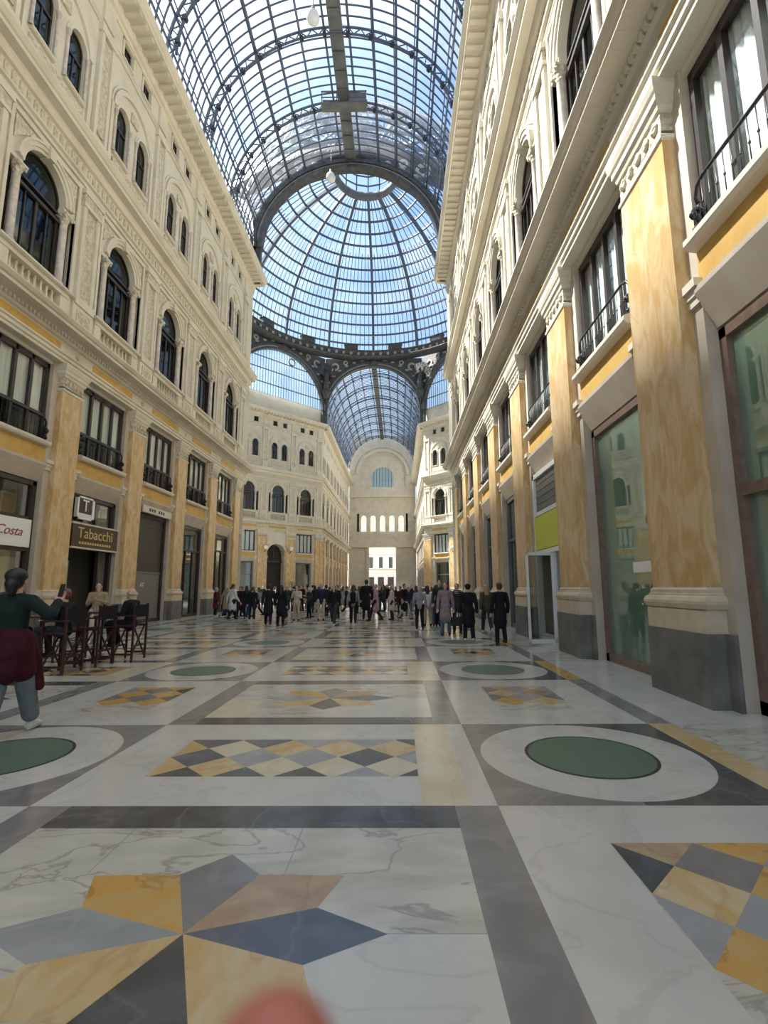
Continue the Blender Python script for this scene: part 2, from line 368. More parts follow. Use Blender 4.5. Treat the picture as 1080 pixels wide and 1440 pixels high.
# ------------------------------------------------------------------ floor
def build_floor():
    names = ['f_white', 'f_vein', 'f_cream', 'f_grey', 'f_blue', 'f_dark', 'f_gold', 'f_sand', 'f_brown', 'f_silver', 'f_green', 'iron']
    I = {n: i for i, n in enumerate(names)}
    b = MB(*[MT[n] for n in names])
    rnd = random.Random(3)
    b.box(-40, 35, Y_START-14, Y_STOP+45, -0.4, 0.0, I['f_white'])
    def rect(x0, x1, y0, y1, m, l=1):
        z = 0.0007*l
        b.poly([(x0, y0, z), (x1, y0, z), (x1, y1, z), (x0, y1, z)], I[m])
    def pl(pts, m, l=1):
        b.poly([(p[0], p[1], 0.0007*l) for p in pts], I[m])
    def disc(cx, cy, r, m, l, n=56):
        pl([(cx+r*math.cos(2*PI*i/n), cy+r*math.sin(2*PI*i/n)) for i in range(n)], m, l)
    def clip(pts, x0, x1, y0, y1):
        for ax, lim, sg in ((0, x0, 1), (0, x1, -1), (1, y0, 1), (1, y1, -1)):
            out = []
            for i in range(len(pts)):
                p, q = pts[i], pts[(i+1) % len(pts)]
                dp, dq = sg*(p[ax]-lim), sg*(q[ax]-lim)
                if dp >= 0: out.append(p)
                if dp*dq < 0:
                    t = dp/(dp-dq); out.append((p[0]+(q[0]-p[0])*t, p[1]+(q[1]-p[1])*t))
            pts = out
            if len(pts) < 3: return []
        return pts
    def lattice(x0, x1, y0, y1, dx, dy, oy, pal):
        i0 = 0
        nx = int((x1-x0)/dx)+2; ny = int((y1-y0)/dy)+3
        for j in range(-1, ny):
            for i in range(-1, nx):
                for s in (0, 1):
                    cx = x0+dx/2+i*dx+s*dx/2; cy = oy+j*dy+s*dy/2
                    p = clip([(cx-dx/2, cy), (cx, cy-dy/2), (cx+dx/2, cy), (cx, cy+dy/2)], x0, x1, y0, y1)
                    if p: pl(p, pal[s][rnd.randrange(len(pal[s]))], 2)
    def star(cx, cy, sx, sy):
        cols = ['f_blue', 'f_brown', 'f_grey', 'f_gold', 'f_silver', 'f_sand', 'f_dark', 'f_sand']
        tips = [(.93, 0), (.685, .455), (0, .67), (-.685, .455), (-.93, 0), (-.685, -.455), (0, -.67), (.685, -.455)]
        inn = [(.58, .185), (.22, .465), (-.22, .465), (-.58, .185), (-.58, -.185), (-.22, -.465), (.22, -.465), (.58, -.185)]
        for k in range(8):
            a, t, c = inn[k-1], tips[k], inn[k]
            pl([(cx, cy), (cx+a[0]*sx, cy+a[1]*sy), (cx+t[0]*sx, cy+t[1]*sy), (cx+c[0]*sx, cy+c[1]*sy)], cols[k], 3)
    half = XC-1.03
    E = [0.70-1e-3, 2.82]                      # column A, mirrored about the hall axis XC
    cols = [('s', 0.70, 2.82), ('w', -2.68, 0.70), ('s', -4.78, -2.68), ('w', -8.16, -4.78), ('s', -10.28, -8.16)]
    D0 = 3.80; ROW = 4.80; DL = 2.12
    for k in range(-4, 7):
        yd = D0+ROW*k                       # diamond row  yd .. yd+DL ; star row before it yd-2.68 .. yd
        for kind, x0, x1 in cols:
            cx = (x0+x1)/2; cy = yd+DL/2
            ys, ye = yd-2.68, yd
            cs = (ys+ye)/2
            if kind == 's':
                xm = x0+DL*(.5 if x0 > XC else .42)
                rect(x0, xm, yd, yd+DL, 'f_grey' if x0 > XC-3 else 'f_dark'); rect(xm, x1, yd, yd+DL, 'f_dark' if x0 > XC-3 and x0 > -2 else 'f_grey')
                disc(cx, cy, 1.0, 'f_white', 2); disc(cx, cy, 0.585, 'iron', 3); disc(cx, cy, 0.555, 'f_green', 4)
                rect(x0+.57, x1-.57, ys+.62, ye-.52, 'f_vein', 1)
                lattice(x0+.58, x1-.54, ys+.61, ye-.52, 0.50, 0.50, ye-.52-.5, (['f_gold', 'f_sand', 'f_gold', 'f_brown'], ['f_grey', 'f_silver', 'f_dark', 'f_grey']))
            else:
                rect(x0, x1, ys, ye, 'f_grey'); rect(x0+.31, x1-.31, ye-.33, ye, 'f_dark', 2); rect(x0+.31, x1-.31, ys, ys+.31, 'f_dark', 2)
                rect(x0+.31, x1-.31, ys+.31, ye-.33, 'f_vein', 2)
                rect((x0+x1)/2+.05, x1-.31, ys+.31, cs+.02, 'f_white', 2.5); rect(x0+.31, cx-.9, ys+.31, cs-.1, 'f_cream', 2.5)
                for xx in (x0+.95, cx+.35): rect(xx, xx+.008, cs+.5, ye-.33, 'f_silver', 2.6)
                rect(cx+.9, x1-.31, cs+.02, cs+.027, 'f_silver', 2.6)
                star(cx, cs+.02, 1, 1)
                rect(x1-.54, x1-.18, yd, yd+DL, 'f_cream', 1); rect(x0+.55, x1-.55, yd+.56, yd+1.56, 'f_silver', 1)
                lattice(x0+.55, x1-.55, yd+.56, yd+1.56, 0.52, 0.50, yd+1.03-.5, (['f_dark', 'f_dark', 'f_blue', 'f_silver'], ['f_sand', 'f_gold', 'f_cream', 'f_sand']))
        for side in (0, 1):
            xa, xb = (2.82, 3.10) if side == 0 else (-10.56, -10.28)
            rect(xa, xb, yd-2.68, yd+.05, 'f_grey'); rect(xa, xb, yd+.05, yd+DL, 'f_gold' if k % 3 else 'f_sand')
            xa, xb = (3.10, XR+.6) if side == 0 else (XL-.6, -10.56)
            rect(xa, xb, yd-2.68, yd+DL, 'f_white' if k % 2 else 'f_vein', 1)
    # octagon paving: rings round the centre and bands
    for r, m, l in ((16.6, 'f_grey', 1), (16.0, 'f_cream', 2), (12.2, 'f_grey', 3), (11.7, 'f_white', 4), (7.4, 'f_dark', 5), (6.9, 'f_cream', 6), (3.2, 'f_grey', 7), (2.8, 'f_sand', 8)):
        disc(XC, OY, r, m, l, 8 if r > 16 else 64)
    for i in range(16):
        a = 2*PI*i/16; c, s = math.cos(a), math.sin(a)
        pl([(XC+7.6*c-.2*s, OY+7.6*s+.2*c), (XC+7.6*c+.2*s, OY+7.6*s-.2*c), (XC+11.4*c+.3*s, OY+11.4*s-.3*c), (XC+11.4*c-.3*s, OY+11.4*s+.3*c)], ('f_gold', 'f_grey')[i % 2], 5)
    for k in range(8):
        y = Y_FAR+1+k*4.8
        rect(-10.3, 2.9, y, y+.4, 'f_grey'); rect(-8.5, 1.0, y+1.2, y+3.8, 'f_cream')
    o = b.build('floor'); tag(o, 'polished marble floor inlaid with stars, checkers and round green glass lights', 'floor', kind='structure')
build_floor()
# ------------------------------------------------------------------ facades (local frame: x along the wall, y into the wall, z up)
PIL_FRONT = 0.06
def wall_body(b, bays, x0, x1, door_bay=None, detail=True, hw=1.32):
    """m: 0 plaster 1 ochre 2 relief 3 grey 4 dark"""
    edges = sorted(bays)
    cur = x0; segs = []
    for c in edges:
        segs.append((cur, c-hw)); cur = c+hw
    segs.append((cur, x1))
    for a, c in segs:
        b.box(a, c, .25, 1.0, 0.0, 9.05, 5)                       # pier behind the pilasters
        b.box(a-.03, c+.03, .17, .6, 5.52, 5.62); b.box(a-.06, c+.06, .12, .6, 5.62, 5.74); b.box(a-.02, c+.02, .2, .6, 5.40, 5.52)
    b.box(x0, x1, 1.55, 1.75, 0, 28.3, 4)                      # rear of the rooms
    for c in edges:
        # splayed lintel, ochre panel, ledge
        dz = 2.4 if c == door_bay else 0
        if c != door_bay:
            b.prof_x([(.75, 4.98), (.40, 5.0), (.15, 5.52), (.15, 5.60), (1.0, 5.60), (1.0, 4.98)], c-hw, c+hw, 5)
            b.box(c-hw, c+hw, .24, 1.0, 5.60, 6.16, 1)
            b.prof_x([(.24, 6.14), (.10, 6.16), (.06, 6.22), (.06, 6.30), (.16, 6.34), (1.0, 6.34), (1.0, 6.14)], c-hw, c+hw)
        else:
            b.spandrel(c-hw-.35, c+hw+.35, c, 5.9, 1.5, 9.05, .2, 1.4)
            b.box(c-hw-.35, c-1.5, .2, 1.4, 0, 5.9); b.box(c+1.5, c+hw+.35, .2, 1.4, 0, 5.9)
            b.band(c, 5.9, 1.5, 1.75, .08, .3)
        b.box(c-hw, c+hw, .3, 1.0, 8.88, 9.05)
    # first upper storey
    cur = x0
    for c in edges:
        b.box(cur, c-1.50, .10, 1.0, 10.1, 16.2); cur = c+1.50
        b.box(c-1.5, c+1.5, .06, 1.0, 10.1, 10.56); b.box(c-1.5, c+1.5, .32, 1.0, 10.56, 11.34); b.box(c-1.5, c+1.5, .02, 1.0, 11.34, 11.5)
        b.box(c-1.5, c-1.12, .05, .4, 10.56, 11.34); b.box(c+1.12, c+1.5, .05, .4, 10.56, 11.34)
        b.spandrel(c-1.5, c+1.5, c, 14.15, .96, 16.2, .12, 1.0)
        if detail:
            b.box(c-1.62, c-1.50, .04, .2, 11.5, 15.45); b.box(c+1.50, c+1.62, .04, .2, 11.5, 15.45)
            b.box(c-1.62, c+1.62, .04, .2, 15.45, 15.6)
            for sx in (-1, 1):                                 # carved spandrel fields
                pts = [(c+sx*1.42, 14.55), (c+sx*1.42, 15.36), (c+sx*.45, 15.36), (c+sx*.85, 15.15), (c+sx*1.2, 14.8)]
                b.prism(pts, .07, .14, 2)
    b.box(cur, x1, .10, 1.0, 10.1, 16.2)
    cur = x0
    # second upper storey and attic band
    for c in edges:
        for s in (-1, 1):
            q = c+s*.78
            b.spandrel(q-.44, q+.44, q, 20.6, .44, 21.3, .15, 1.0, 12)
        for a0, a1 in ((cur, c-1.22), (c-.34, c+.34)): b.box(a0, a1, .15, 1.0, 17.3, 24.6)
        for s in (-1, 1):
            q = c+s*.78
            b.box(q-.44, q+.44, .15, 1.0, 17.3, 18.85)
            b.box(q-.44, q+.44, .15, 1.0, 21.3, 23.45); b.box(q-.44, q+.44, .15, 1.0, 24.2, 24.6)
            b.box(q-.44, q-.33, .15, 1.0, 23.45, 24.2); b.box(q+.33, q+.44, .15, 1.0, 23.45, 24.2)
            if detail:
                b.box(q-.56, q-.46, .08, .2, 18.85, 20.6)
                b.box(q-.42, q+.42, .09, .16, 23.34, 23.43); b.box(q-.46, q-.35, .10, .16, 23.43, 24.3); b.box(q+.35, q+.46, .10, .16, 23.43, 24.3); b.box(q-.46, q+.46, .10, .16, 24.22, 24.35)
        cur = c+1.22
        if detail:
            b.band(c, 20.7, 1.32, 1.52, .05, .2, 0.02, PI-.02, 24); b.band(c, 20.7, 1.58, 1.66, .09, .2, 0.02, PI-.02, 24)
            b.box(c-1.66, c-1.5, .06, .2, 17.6, 20.7); b.box(c+1.5, c+1.66, .06, .2, 17.6, 20.7)
            b.lathe([(0, -.02), (.16, -.02), (.2, .03), (.2, .1)], (0, 0, 0), 14) if False else None
            b.box(c-.25, c+.25, .07, .16, 21.15, 21.6, 2)
            b.box(c-1.3, c+1.3, .08, .16, 18.0, 18.6, 2)
            b.box(c-1.7, c+1.7, .08, .2, 22.95, 23.1); b.box(c-2.2, c+2.2, .11, .2, 23.2, 23.27)
    b.box(cur, x1, .15, 1.0, 17.3, 24.6)
    b.box(x0, x1, .15, 1.0, 16.2, 17.6)
    b.box(x0, x1, .6, 1.6, 24.6, 28.3)
    if detail:                                                  # carved strips on the bay boundaries
        for c in edges+[edges[-1]+P]:
            q = c-P/2
            if q-.6 < x0 or q+.6 > x1: continue
            b.box(q-.55, q+.55, .0, .2, 10.15, 11.45); b.box(q-.36, q+.36, -.03, .05, 10.4, 11.25, 2)
            b.box(q-.47, q-.30, -.01, .2, 11.45, 15.5); b.box(q+.30, q+.47, -.01, .2, 11.45, 15.5); b.box(q-.30, q+.30, .06, .2, 11.45, 15.5, 2)
            b.box(q-.52, q+.52, -.05, .2, 14.95, 15.08); b.box(q-.5, q+.5, -.04, .2, 15.08, 15.42, 2); b.box(q-.58, q+.58, -.08, .2, 15.42, 15.6)
            b.box(q-.52, q+.52, -.05, .2, 11.42, 11.7)
            b.box(q-.42, q-.26, .0, .2, 17.5, 22.7); b.box(q+.26, q+.42, .0, .2, 17.5, 22.7); b.box(q-.26, q+.26, .06, .2, 18.6, 22.5, 2)
            b.box(q-.5, q+.5, -.04, .2, 22.6, 22.95); b.box(q-.46, q+.46, -.02, .2, 17.5, 18.3)
            b.box(q-.35, q+.35, .05, .2, 23.3, 24.4)

def wall(name, fr, bays, x0, x1, label, door_bay=None, detail=True, hw=1.32):
    b = MB(MT['plaster'], MT['ochre'], MT['relief'], MT['grey'], MT['dark'], MT['jamb'])
    wall_body(b, bays, x0, x1, door_bay, detail, hw)
    o = b.build(name); put(o, fr, 0)
    return tag(o, label, 'wall', kind='structure')

C1 = [(.3, 9.0), (.02, 9.0), (.02, 9.10), (-.03, 9.12), (-.03, 9.22), (-.08, 9.26), (-.08, 9.32), (.05, 9.34), (.05, 9.72), (-.04, 9.74), (-.10, 9.80), (-.10, 9.9),
      (-.18, 9.93), (-.54, 9.95), (-.54, 10.05), (-.60, 10.07), (-.68, 10.17), (-.68, 10.21), (-.2, 10.26), (.3, 10.26)]
C2 = [(.3, 15.75), (.04, 15.75), (.04, 15.88), (-.05, 15.92), (-.05, 16.0), (.06, 16.02), (.06, 16.58), (-.04, 16.62), (-.09, 16.75), (-.12, 16.92), (-.40, 16.95),
      (-.40, 17.1), (-.46, 17.14), (-.56, 17.3), (-.56, 17.36), (-.1, 17.5), (.3, 17.5)]
C3 = [(.3, 24.4), (.10, 24.4), (.05, 24.5), (-.05, 24.55), (-.10, 24.7), (-.14, 24.86), (-.88, 24.9), (-.88, 25.04), (-.95, 25.08), (-1.08, 25.26), (-1.08, 25.32), (-.2, 25.5), (.7, 25.5)]
def cornices(fr, x0, x1, where, n0, bays, fine=True):
    for k, (pr, nm) in enumerate(((C1, 'first'), (C2, 'second'), (C3, 'top'))):
        b = MB(MT['plaster'], MT['ochre'], MT['relief'])
        b.prof_x(pr, x0, x1)
        if k == 0:
            for c in bays: b.box(c-1.35, c+1.35, .03, .1, 9.40, 9.66, 1); b.ball((c-P/2, .05, 9.53), (.12, .05, .12), 10, 6, 2)
        if fine:
            st, w, ya, yb, za, zb = ((.16, .09, -.17, .0, 9.80, 9.92), (.3, .15, -.11, .1, 16.08, 16.5), (.5, .2, -.80, .0, 24.76, 24.89))[k]
            x = x0+.2
            while x < x1-.2:
                b.box(x, x+w, ya if k != 1 else .02, yb, za, zb, 0 if k != 1 else 2); x += st
            if k == 0:
                x = x0+.2
                while x < x1-.2: b.box(x, x+.05, -.55, -.2, 9.935, 9.96); x += .14
            if k == 2:
                x = x0+.3
                while x < x1-.3: b.ball((x, -1.0, 25.34), (.06, .05, .09), 6, 4); x += .5
        o = b.build('trim_%d' % (n0+k)); put(o, fr, 0)
        tag(o, nm+' moulded cornice running along the '+where, 'cornice', kind='structure')

# ---- one bay's elements
def make_pilaster(W=.69):
    t = thing('pilaster', '', 'pilaster'); G = W+.06; J = .92 if W > .6 else .80
    b = MB(MT['grey']); b.box(-G, G, -.05, .25, 0, .93); b.box(-J, -G, .19, .25, 0, .93); b.box(G, J, .19, .25, 0, .93); b.build('plinth', t)
    b = MB(MT['base']); b.box(-W-.05, W+.05, -.03, .25, .93, 1.22)
    prof_wrap_y[0] = PIL_FRONT
    b.prof_wrap([(.05, 1.22), (.085, 1.24), (.11, 1.30), (.11, 1.34), (.085, 1.39), (.05, 1.41), (.05, 1.43), (.03, 1.44), (.03, 1.49), (0, 1.52)], -W, W, .25)
    b.build('base', t)
    b = MB(MT['giallo'], MT['plaster']); b.box(-W, W, PIL_FRONT, .25, 1.5, 8.34)
    b.build('shaft', t)
    b = MB(MT['plaster'], MT['relief'])
    b.prof_wrap([(.0, 8.20), (.03, 8.22), (.03, 8.27), (.0, 8.3), (.0, 8.34)], -W, W, .25)
    b.box(-W, W, PIL_FRONT+.005, .25, 8.34, 8.62, 1)
    b.prof_wrap([(.0, 8.60), (.03, 8.62), (.05, 8.68), (.09, 8.72), (.09, 8.80), (.12, 8.84), (.15, 8.92), (.15, 9.02)], -W, W, .25)
    for i in range(5): b.ball(((-.5+.25*i)*W/.65, PIL_FRONT-.01, 8.48), (.09, .04, .09), 8, 6, 1)
    b.build('capital', t)
    return t

def half_disc(cx, cz, r, n=14):
    return [(cx+r*math.cos(PI*i/n), cz+r*math.sin(PI*i/n)) for i in range(n+1)]

def make_arched_window():
    t = thing('window', '', 'window', kind='structure')          # local z=0 at the sill 11.5
    b = MB(MT['plaster']); b.prof_x([(.3, -.02), (-.04, .0), (-.1, .03), (-.1, .09), (.3, .1)], -1.62, 1.62); b.build('sill', t)
    b = MB(MT['plaster'])
    for i in range(8):
        b.lathe([(.035, 0), (.05, .04), (.03, .1), (.075, .3), (.05, .46), (.03, .6), (.05, .7), (.035, .78)], (-.91+.26*i, .2, -.94), 8)
    b.build('balustrade', t)
    for s in (-1, 1):
        b = MB(MT['colm']); b.lathe([(.15, .1), (.15, .16), (.17, .2), (.14, .26), (.125, .3), (.118, 2.12), (.13, 2.14)], (s*1.07, .17, 0), 14)
        c = b.build('column', t)
        b = MB(MT['relief'], MT['plaster'])
        b.lathe([(.13, 2.12), (.12, 2.2), (.17, 2.3), (.22, 2.4)], (s*1.07, .17, 0), 12); b.box(s*1.07-.2, s*1.07+.2, -.03, .37, 2.4, 2.46, 1)
        for a in (-1, 1):
            for e in (-1, 1): b.ball((s*1.07+a*.15, .17+e*.15, 2.35), .055, 8, 6)
        b.build('capital', c)
        b = MB(MT['plaster']); lo, hi = sorted((s*.90, s*1.52)); b.box(lo, hi, .08, 1.0, 2.46, 2.56); b.box(lo+.03, hi-.03, .12, 1.0, 2.56, 2.66); b.build('impost', t)
        lo, hi = sorted((s*1.12, s*1.5))
        b = MB(MT['frame']); b.box(lo, hi, .30, .38, .1, .22); b.box(lo, lo+.06, .30, .38, .1, 2.46); b.box(hi-.06, hi, .30, .38, .1, 2.46); b.build('side_frame', t)
        b = MB(MT['wglass']); b.box(lo+.05, hi-.05, .34, .35, .2, 2.46); b.build('side_pane', t)
    b = MB(MT['plaster']); b.band(0, 2.65, .94, 1.06, .06, .4); b.band(0, 2.65, 1.06, 1.2, .01, .3); b.band(0, 2.65, 1.2, 1.28, -.03, .3)
    b.prism([(-.11, 3.55), (.11, 3.55), (.16, 3.98), (-.16, 3.98)], -.08, .3)
    b.build('archivolt', t)
    b = MB(MT['frame']); y0, y1 = .30, .38
    b.band(0, 2.65, .88, .97, y0, y1); b.box(-.97, -.88, y0, y1, .1, 2.65); b.box(.88, .97, y0, y1, .1, 2.65); b.box(-.96, .96, y0, y1, .1, .25)
    b.box(-.96, .96, y0-.06, y1, 2.1, 2.2); b.box(-.96, .96, y0-.05, y1, 2.36, 2.42); b.box(-.05, .05, y0, y1, .1, 2.1); b.box(-.5, -.46, y0, y1, .1, 2.1); b.box(.46, .5, y0, y1, .1, 2.1)
    b.build('frame', t)
    b = MB(MT['wglass']); pts = [(.92, .2)]+half_disc(0, 2.65, .92)+[(-.92, .2)]; b.prism(pts, .34, .35); b.build('pane', t)
    b = MB(MT['curtain']); b.box(-.8, -.1, .6, .63, .3, 1.9); b.build('curtain', t)
    return t

def make_slim_window():
    t = thing('window', '', 'window', kind='structure')          # z=0 at 18.85
    b = MB(MT['plaster']); b.prof_x([(.2, -.12), (.05, -.1), (.0, -.06), (.0, 0), (.3, .02)], -.54, .54); b.build('sill', t)
    b = MB(MT['plaster']); b.band(0, 1.75, .44, .54, .06, .3, n=14); b.band(0, 1.75, .54, .62, .1, .3, n=14); b.build('archivolt', t)
    for s in (-1, 1):
        b = MB(MT['colm']); b.lathe([(.085, 0), (.085, .08), (.06, .12), (.055, 1.55), (.07, 1.59), (.095, 1.71), (.095, 1.75)], (s*.52, .1, 0), 10); b.build('colonnette', t)
    b = MB(MT['frame']); b.band(0, 1.75, .37, .45, .24, .30, n=12); b.box(-.45, -.38, .24, .30, 0, 1.75); b.box(.38, .45, .24, .30, 0, 1.75); b.box(-.42, .42, .22, .30, 1.28, 1.36); b.box(-.03, .03, .24, .30, 0, 1.28); b.box(-.42, .42, .24, .30, 0, .08); b.build('frame', t)
    b = MB(MT['wglass']); b.prism([(.42, .04)]+half_disc(0, 1.75, .42, 10)+[(-.42, .04)], .27, .28); b.build('pane', t)
    b = MB(MT['curtain']); b.box(-.36, -.06, .5, .52, .1, 1.2); b.build('curtain', t)
    return t

def make_attic_window():
    t = thing('window', '', 'window', kind='structure')          # z=0 at 23.45
    b = MB(MT['frame']); b.box(-.33, -.28, .24, .3, 0, .75); b.box(.28, .33, .24, .3, 0, .75); b.box(-.33, .33, .24, .3, 0, .05); b.box(-.33, .33, .24, .3, .7, .75); b.box(-.02, .02, .24, .3, .05, .7); b.build('frame', t)
    b = MB(MT['wglass']); b.box(-.30, .30, .27, .275, .03, .72); b.build('pane', t)
    return t

def make_mezz_window(lit=True):
    t = thing('window', '', 'window', kind='structure')          # z=0 at 6.34
    H = 2.54
    b = MB(MT['frame']); y0, y1 = .38, .48
    b.box(-1.3, -1.2, y0, y1, 0, H); b.box(1.2, 1.3, y0, y1, 0, H); b.box(-1.3, 1.3, y0, y1, H-.14, H); b.box(-1.3, 1.3, y0, y1, 0, .1)
    for x in (-.62, 0, .62): b.box(x-.05, x+.05, y0, y1, 0, H)
    if not lit: b.box(-1.3, 1.3, y0-.02, y1, .82, .92)
    b.build('frame', t)
    for i in range(4):
        x = -1.22+.62*i
        b = MB(MT['clearglass']); b.box(x, x+.58, .43, .435, .05, H-.1); b.build('pane', t)
    b = MB(MT['curtain']); n = 60; z0 = .05 if lit else .9
    v = []; f = []
    for i in range(n+1):
        x = -1.22+2.44*i/n; y = .54+.03*math.sin(i*1.7)+.015*math.sin(i*.6)
        v += [(x, y, z0), (x, y, H-.08)]
    for i in range(n): f.append((2*i, 2*i+2, 2*i+3, 2*i+1))
    b.add(v, f, 0, True); b.build('curtain', t)
    return t

def make_railing():
    t = thing('balcony_railing', '', 'railing')                  # z=0 on the ledge 6.34
    b = MB(MT['iron']); pts = [(-1.24, .1, .52), (-1.24, .06, .64), (-1.16, .04, .76), (-1.0, .03, .80)]+[(x, .03, .80) for x in (-.5, 0, .5)]+[(1.0, .03, .80), (1.16, .04, .76), (1.24, .06, .64), (1.24, .1, .52)]
    b.tube(pts, .026, 8); b.build('handrail', t)
    b = MB(MT['iron']); b.box(-1.22, 1.22, .02, .05, .05, .075); b.build('bottom_rail', t)
    for i in range(15):
        x = -1.05+.15*i
        b = MB(MT['iron']); b.tube([(x, .03, .06), (x, .03, .8)], .008, 5); b.ball((x, .03, .43), (.018, .018, .03), 6, 4); b.build('baluster', t)
    for s in (-1, 1):
        b = MB(MT['iron'])
        sp = [(s*(1.2+.03), .08-(.13-.0065*k)*math.cos(k*.42)*.9, .34+(.15-.007*k)*math.sin(k*.42)) for k in range(20)]
        b.tube(sp, .03, 8)
        sp = [(s*(1.2+.03), .07+(.09-.0045*k)*math.cos(k*.5), .13+(.10-.005*k)*math.sin(k*.5)) for k in range(16)]
        b.tube(sp, .024, 8)
        b.tube([(s*1.23, .1, .02), (s*1.24, .08, .3), (s*1.24, .1, .55)], [.05, .03, .03], 8)
        b.ball((s*1.23, .0, .36), (.05, .05, .07), 8, 6); b.ball((s*1.23, .02, .14), (.04, .06, .05), 8, 6)
        b.build('scroll', t)
    return t

def fill_facade(fr, bays, side, who, sills, far=False, ground=None, lit=True, first=0):
    """windows and railings for all bays; who = words naming the facade; names carry an order so that each label is its own"""
    global WN
    sx_ = 1.1 if who == 'left facade' else 1.0
    for i, c in enumerate(bays):
        od = ORD[i+first]
        def place(key, fn, x, z, lab, grp):
            global WN
            o = stamp(key, fn, lab, grp); put(o, fr, x, z)
            if sx_ != 1.0 and key in ('mezz_lit', 'mezz_dim'): o.scale = (sx_, 1, 1)
            if 'kind' in o.keys(): o.name = 'window_%d' % WN; WN += 1
            return o
        place('arched', make_arched_window, c, 11.5, f'arched window with marble columns and side lights, {od} bay of the {who}', 'arched windows of the first upper storey')
        for j, s in enumerate((-1, 1)):
            lr = 'left' if s < 0 else 'right'
            place('slim', make_slim_window, c+s*.78, 18.85, f'slim arched window, {lr} of its pair, {od} bay of the {who}', 'paired arched windows')
            place('attic', make_attic_window, c+s*.78, 23.45, f'small square attic window, {lr} of two, {od} bay of the {who}', 'attic windows under the top cornice')
        if ground is None or ground[i] != 'door':
            place('mezz_lit' if lit else 'mezz_dim', lambda: make_mezz_window(lit), c, 6.34, f'wide mezzanine window with pale curtains, {od} bay of the {who}', 'mezzanine windows')
            if not far:
                o = stamp('railing', make_railing, f'black iron window railing with scrolled ends, {od} bay of the {who}', 'mezzanine railings'); put(o, fr, c, 6.34, .20); o.scale = (sx_, 1, 1)
WN = 1

K = list(range(-2, 7))
ALLB = [5.0+P*k for k in K]
SEEN = [5.0+P*k for k in range(0, 7)]
wall('wall_left', FR_L, ALLB, Y_START, Y_END, 'cream stucco facade lining the left side of the near wing', hw=1.44)
wall('wall_right', FR_R, [-c for c in ALLB][::-1], -Y_END, -Y_START, 'cream stucco facade lining the right side of the near wing')
cornices(FR_L, Y_START, Y_END+.3, 'left facade of the near wing', 1, ALLB)
cornices(FR_R, -Y_END-.3, -Y_START, 'right facade of the near wing', 4, [-c for c in ALLB])
fill_facade(FR_L, SEEN[1:], 'left', 'left facade', True, lit=False)
fill_facade(FR_R, [-c for c in SEEN], 'right', 'right facade', True)
for k in range(-1, 7):
    y = 7.245+P*k
    if k >= 0:
        o = stamp('pil', make_pilaster, f'tall yellow marble pilaster on grey plinth, {ORD[k]} on the right facade', 'right facade pilasters'); put(o, FR_R, -y)
    if k >= 1:
        o = stamp('pilL', lambda: make_pilaster(.53), f'tall yellow marble pilaster, {ORD[k-1]} on the left facade behind the cafe side', 'left facade pilasters'); put(o, FR_L, y)

# ---- octagon corner faces
for fr, side, nm, n0 in ((FR_DL, 'left', 'wall_far_left', 7), (FR_DR, 'right', 'wall_far_right', 10)):
    bs = [-P, 0.0, P]
    wall(nm, fr, bs, -7.456, 7.456, f'cream facade across the far {side} corner of the octagon', door_bay=0.0)
    cornices(fr, -7.456, 7.456, f'far {side} octagon face', n0, bs)
    fill_facade(fr, bs, side, f'far {side} octagon face', False, True, ground=['shop', 'door', 'shop'])
    for x, l in ((-7.0, 'outer left'), (-2.15, 'left of the archway'), (2.15, 'right of the archway'), (7.0, 'outer right')):
        o = stamp('pil2', make_pilaster, f'pilaster {l} on the far {side} octagon face', 'octagon pilasters'); put(o, fr, x, 0, -.0)
# octagon: the four remaining corner faces and the side wings, plain
for k, (a, nm) in enumerate(((225, 'wall_near_left'), (-45, 'wall_near_right'))):
    an = R(a); b = MB(MT['plaster'], MT['ochre'], MT['relief'], MT['grey'], MT['dark'], MT['jamb']); wall_body(b, [-P, 0.0, P], -7.456, 7.456, None, False)
    o = b.build(nm); o.location = (XC+APO*math.cos(an), OY+APO*math.sin(an), 0); o.rotation_euler = (0, 0, an-PI/2)
    tag(o, 'octagon corner wall behind the end of the '+('left','right')[k]+' near facade', 'wall', kind='structure')
b = MB(MT['plaster'])
for sx in (-1, 1):
    for sy in (-1, 1):
        x0, x1 = sorted((XC+sx*(APO+1.2), XC+sx*(APO+24))); y0, y1 = sorted((OY+sy*HW, OY+sy*(HW+1)))
        b.box(x0, x1, y0, y1, 0, 28.1)
o = b.build('wall_side_wings'); tag(o, 'walls of the two side wings off the octagon', 'wall', kind='structure')
# ---- far wing
FB = [Y_FAR+2.4+P*k for k in range(0, 9)]
wall('wall_wing_left', FR_L, FB, Y_FAR, Y_STOP, 'cream facade on the left of the far wing', detail=False)
wall('wall_wing_right', FR_R, [-c for c in FB][::-1], -Y_STOP, -Y_FAR, 'cream facade on the right of the far wing', detail=False)
cornices(FR_L, Y_FAR-.3, Y_STOP, 'left facade of the far wing', 13, FB, False)
cornices(FR_R, -Y_STOP, -Y_FAR+.3, 'right facade of the far wing', 16, [-c for c in FB], False)
fill_facade(FR_L, FB, 'left', 'far wing, left side', False, True, lit=False)
for k in range(9):
    o = stamp('pil2', make_pilaster, f'pilaster of the far wing, {ORD[k]} on its left side', 'far wing pilasters'); put(o, FR_L, FB[k]-P/2+.1)
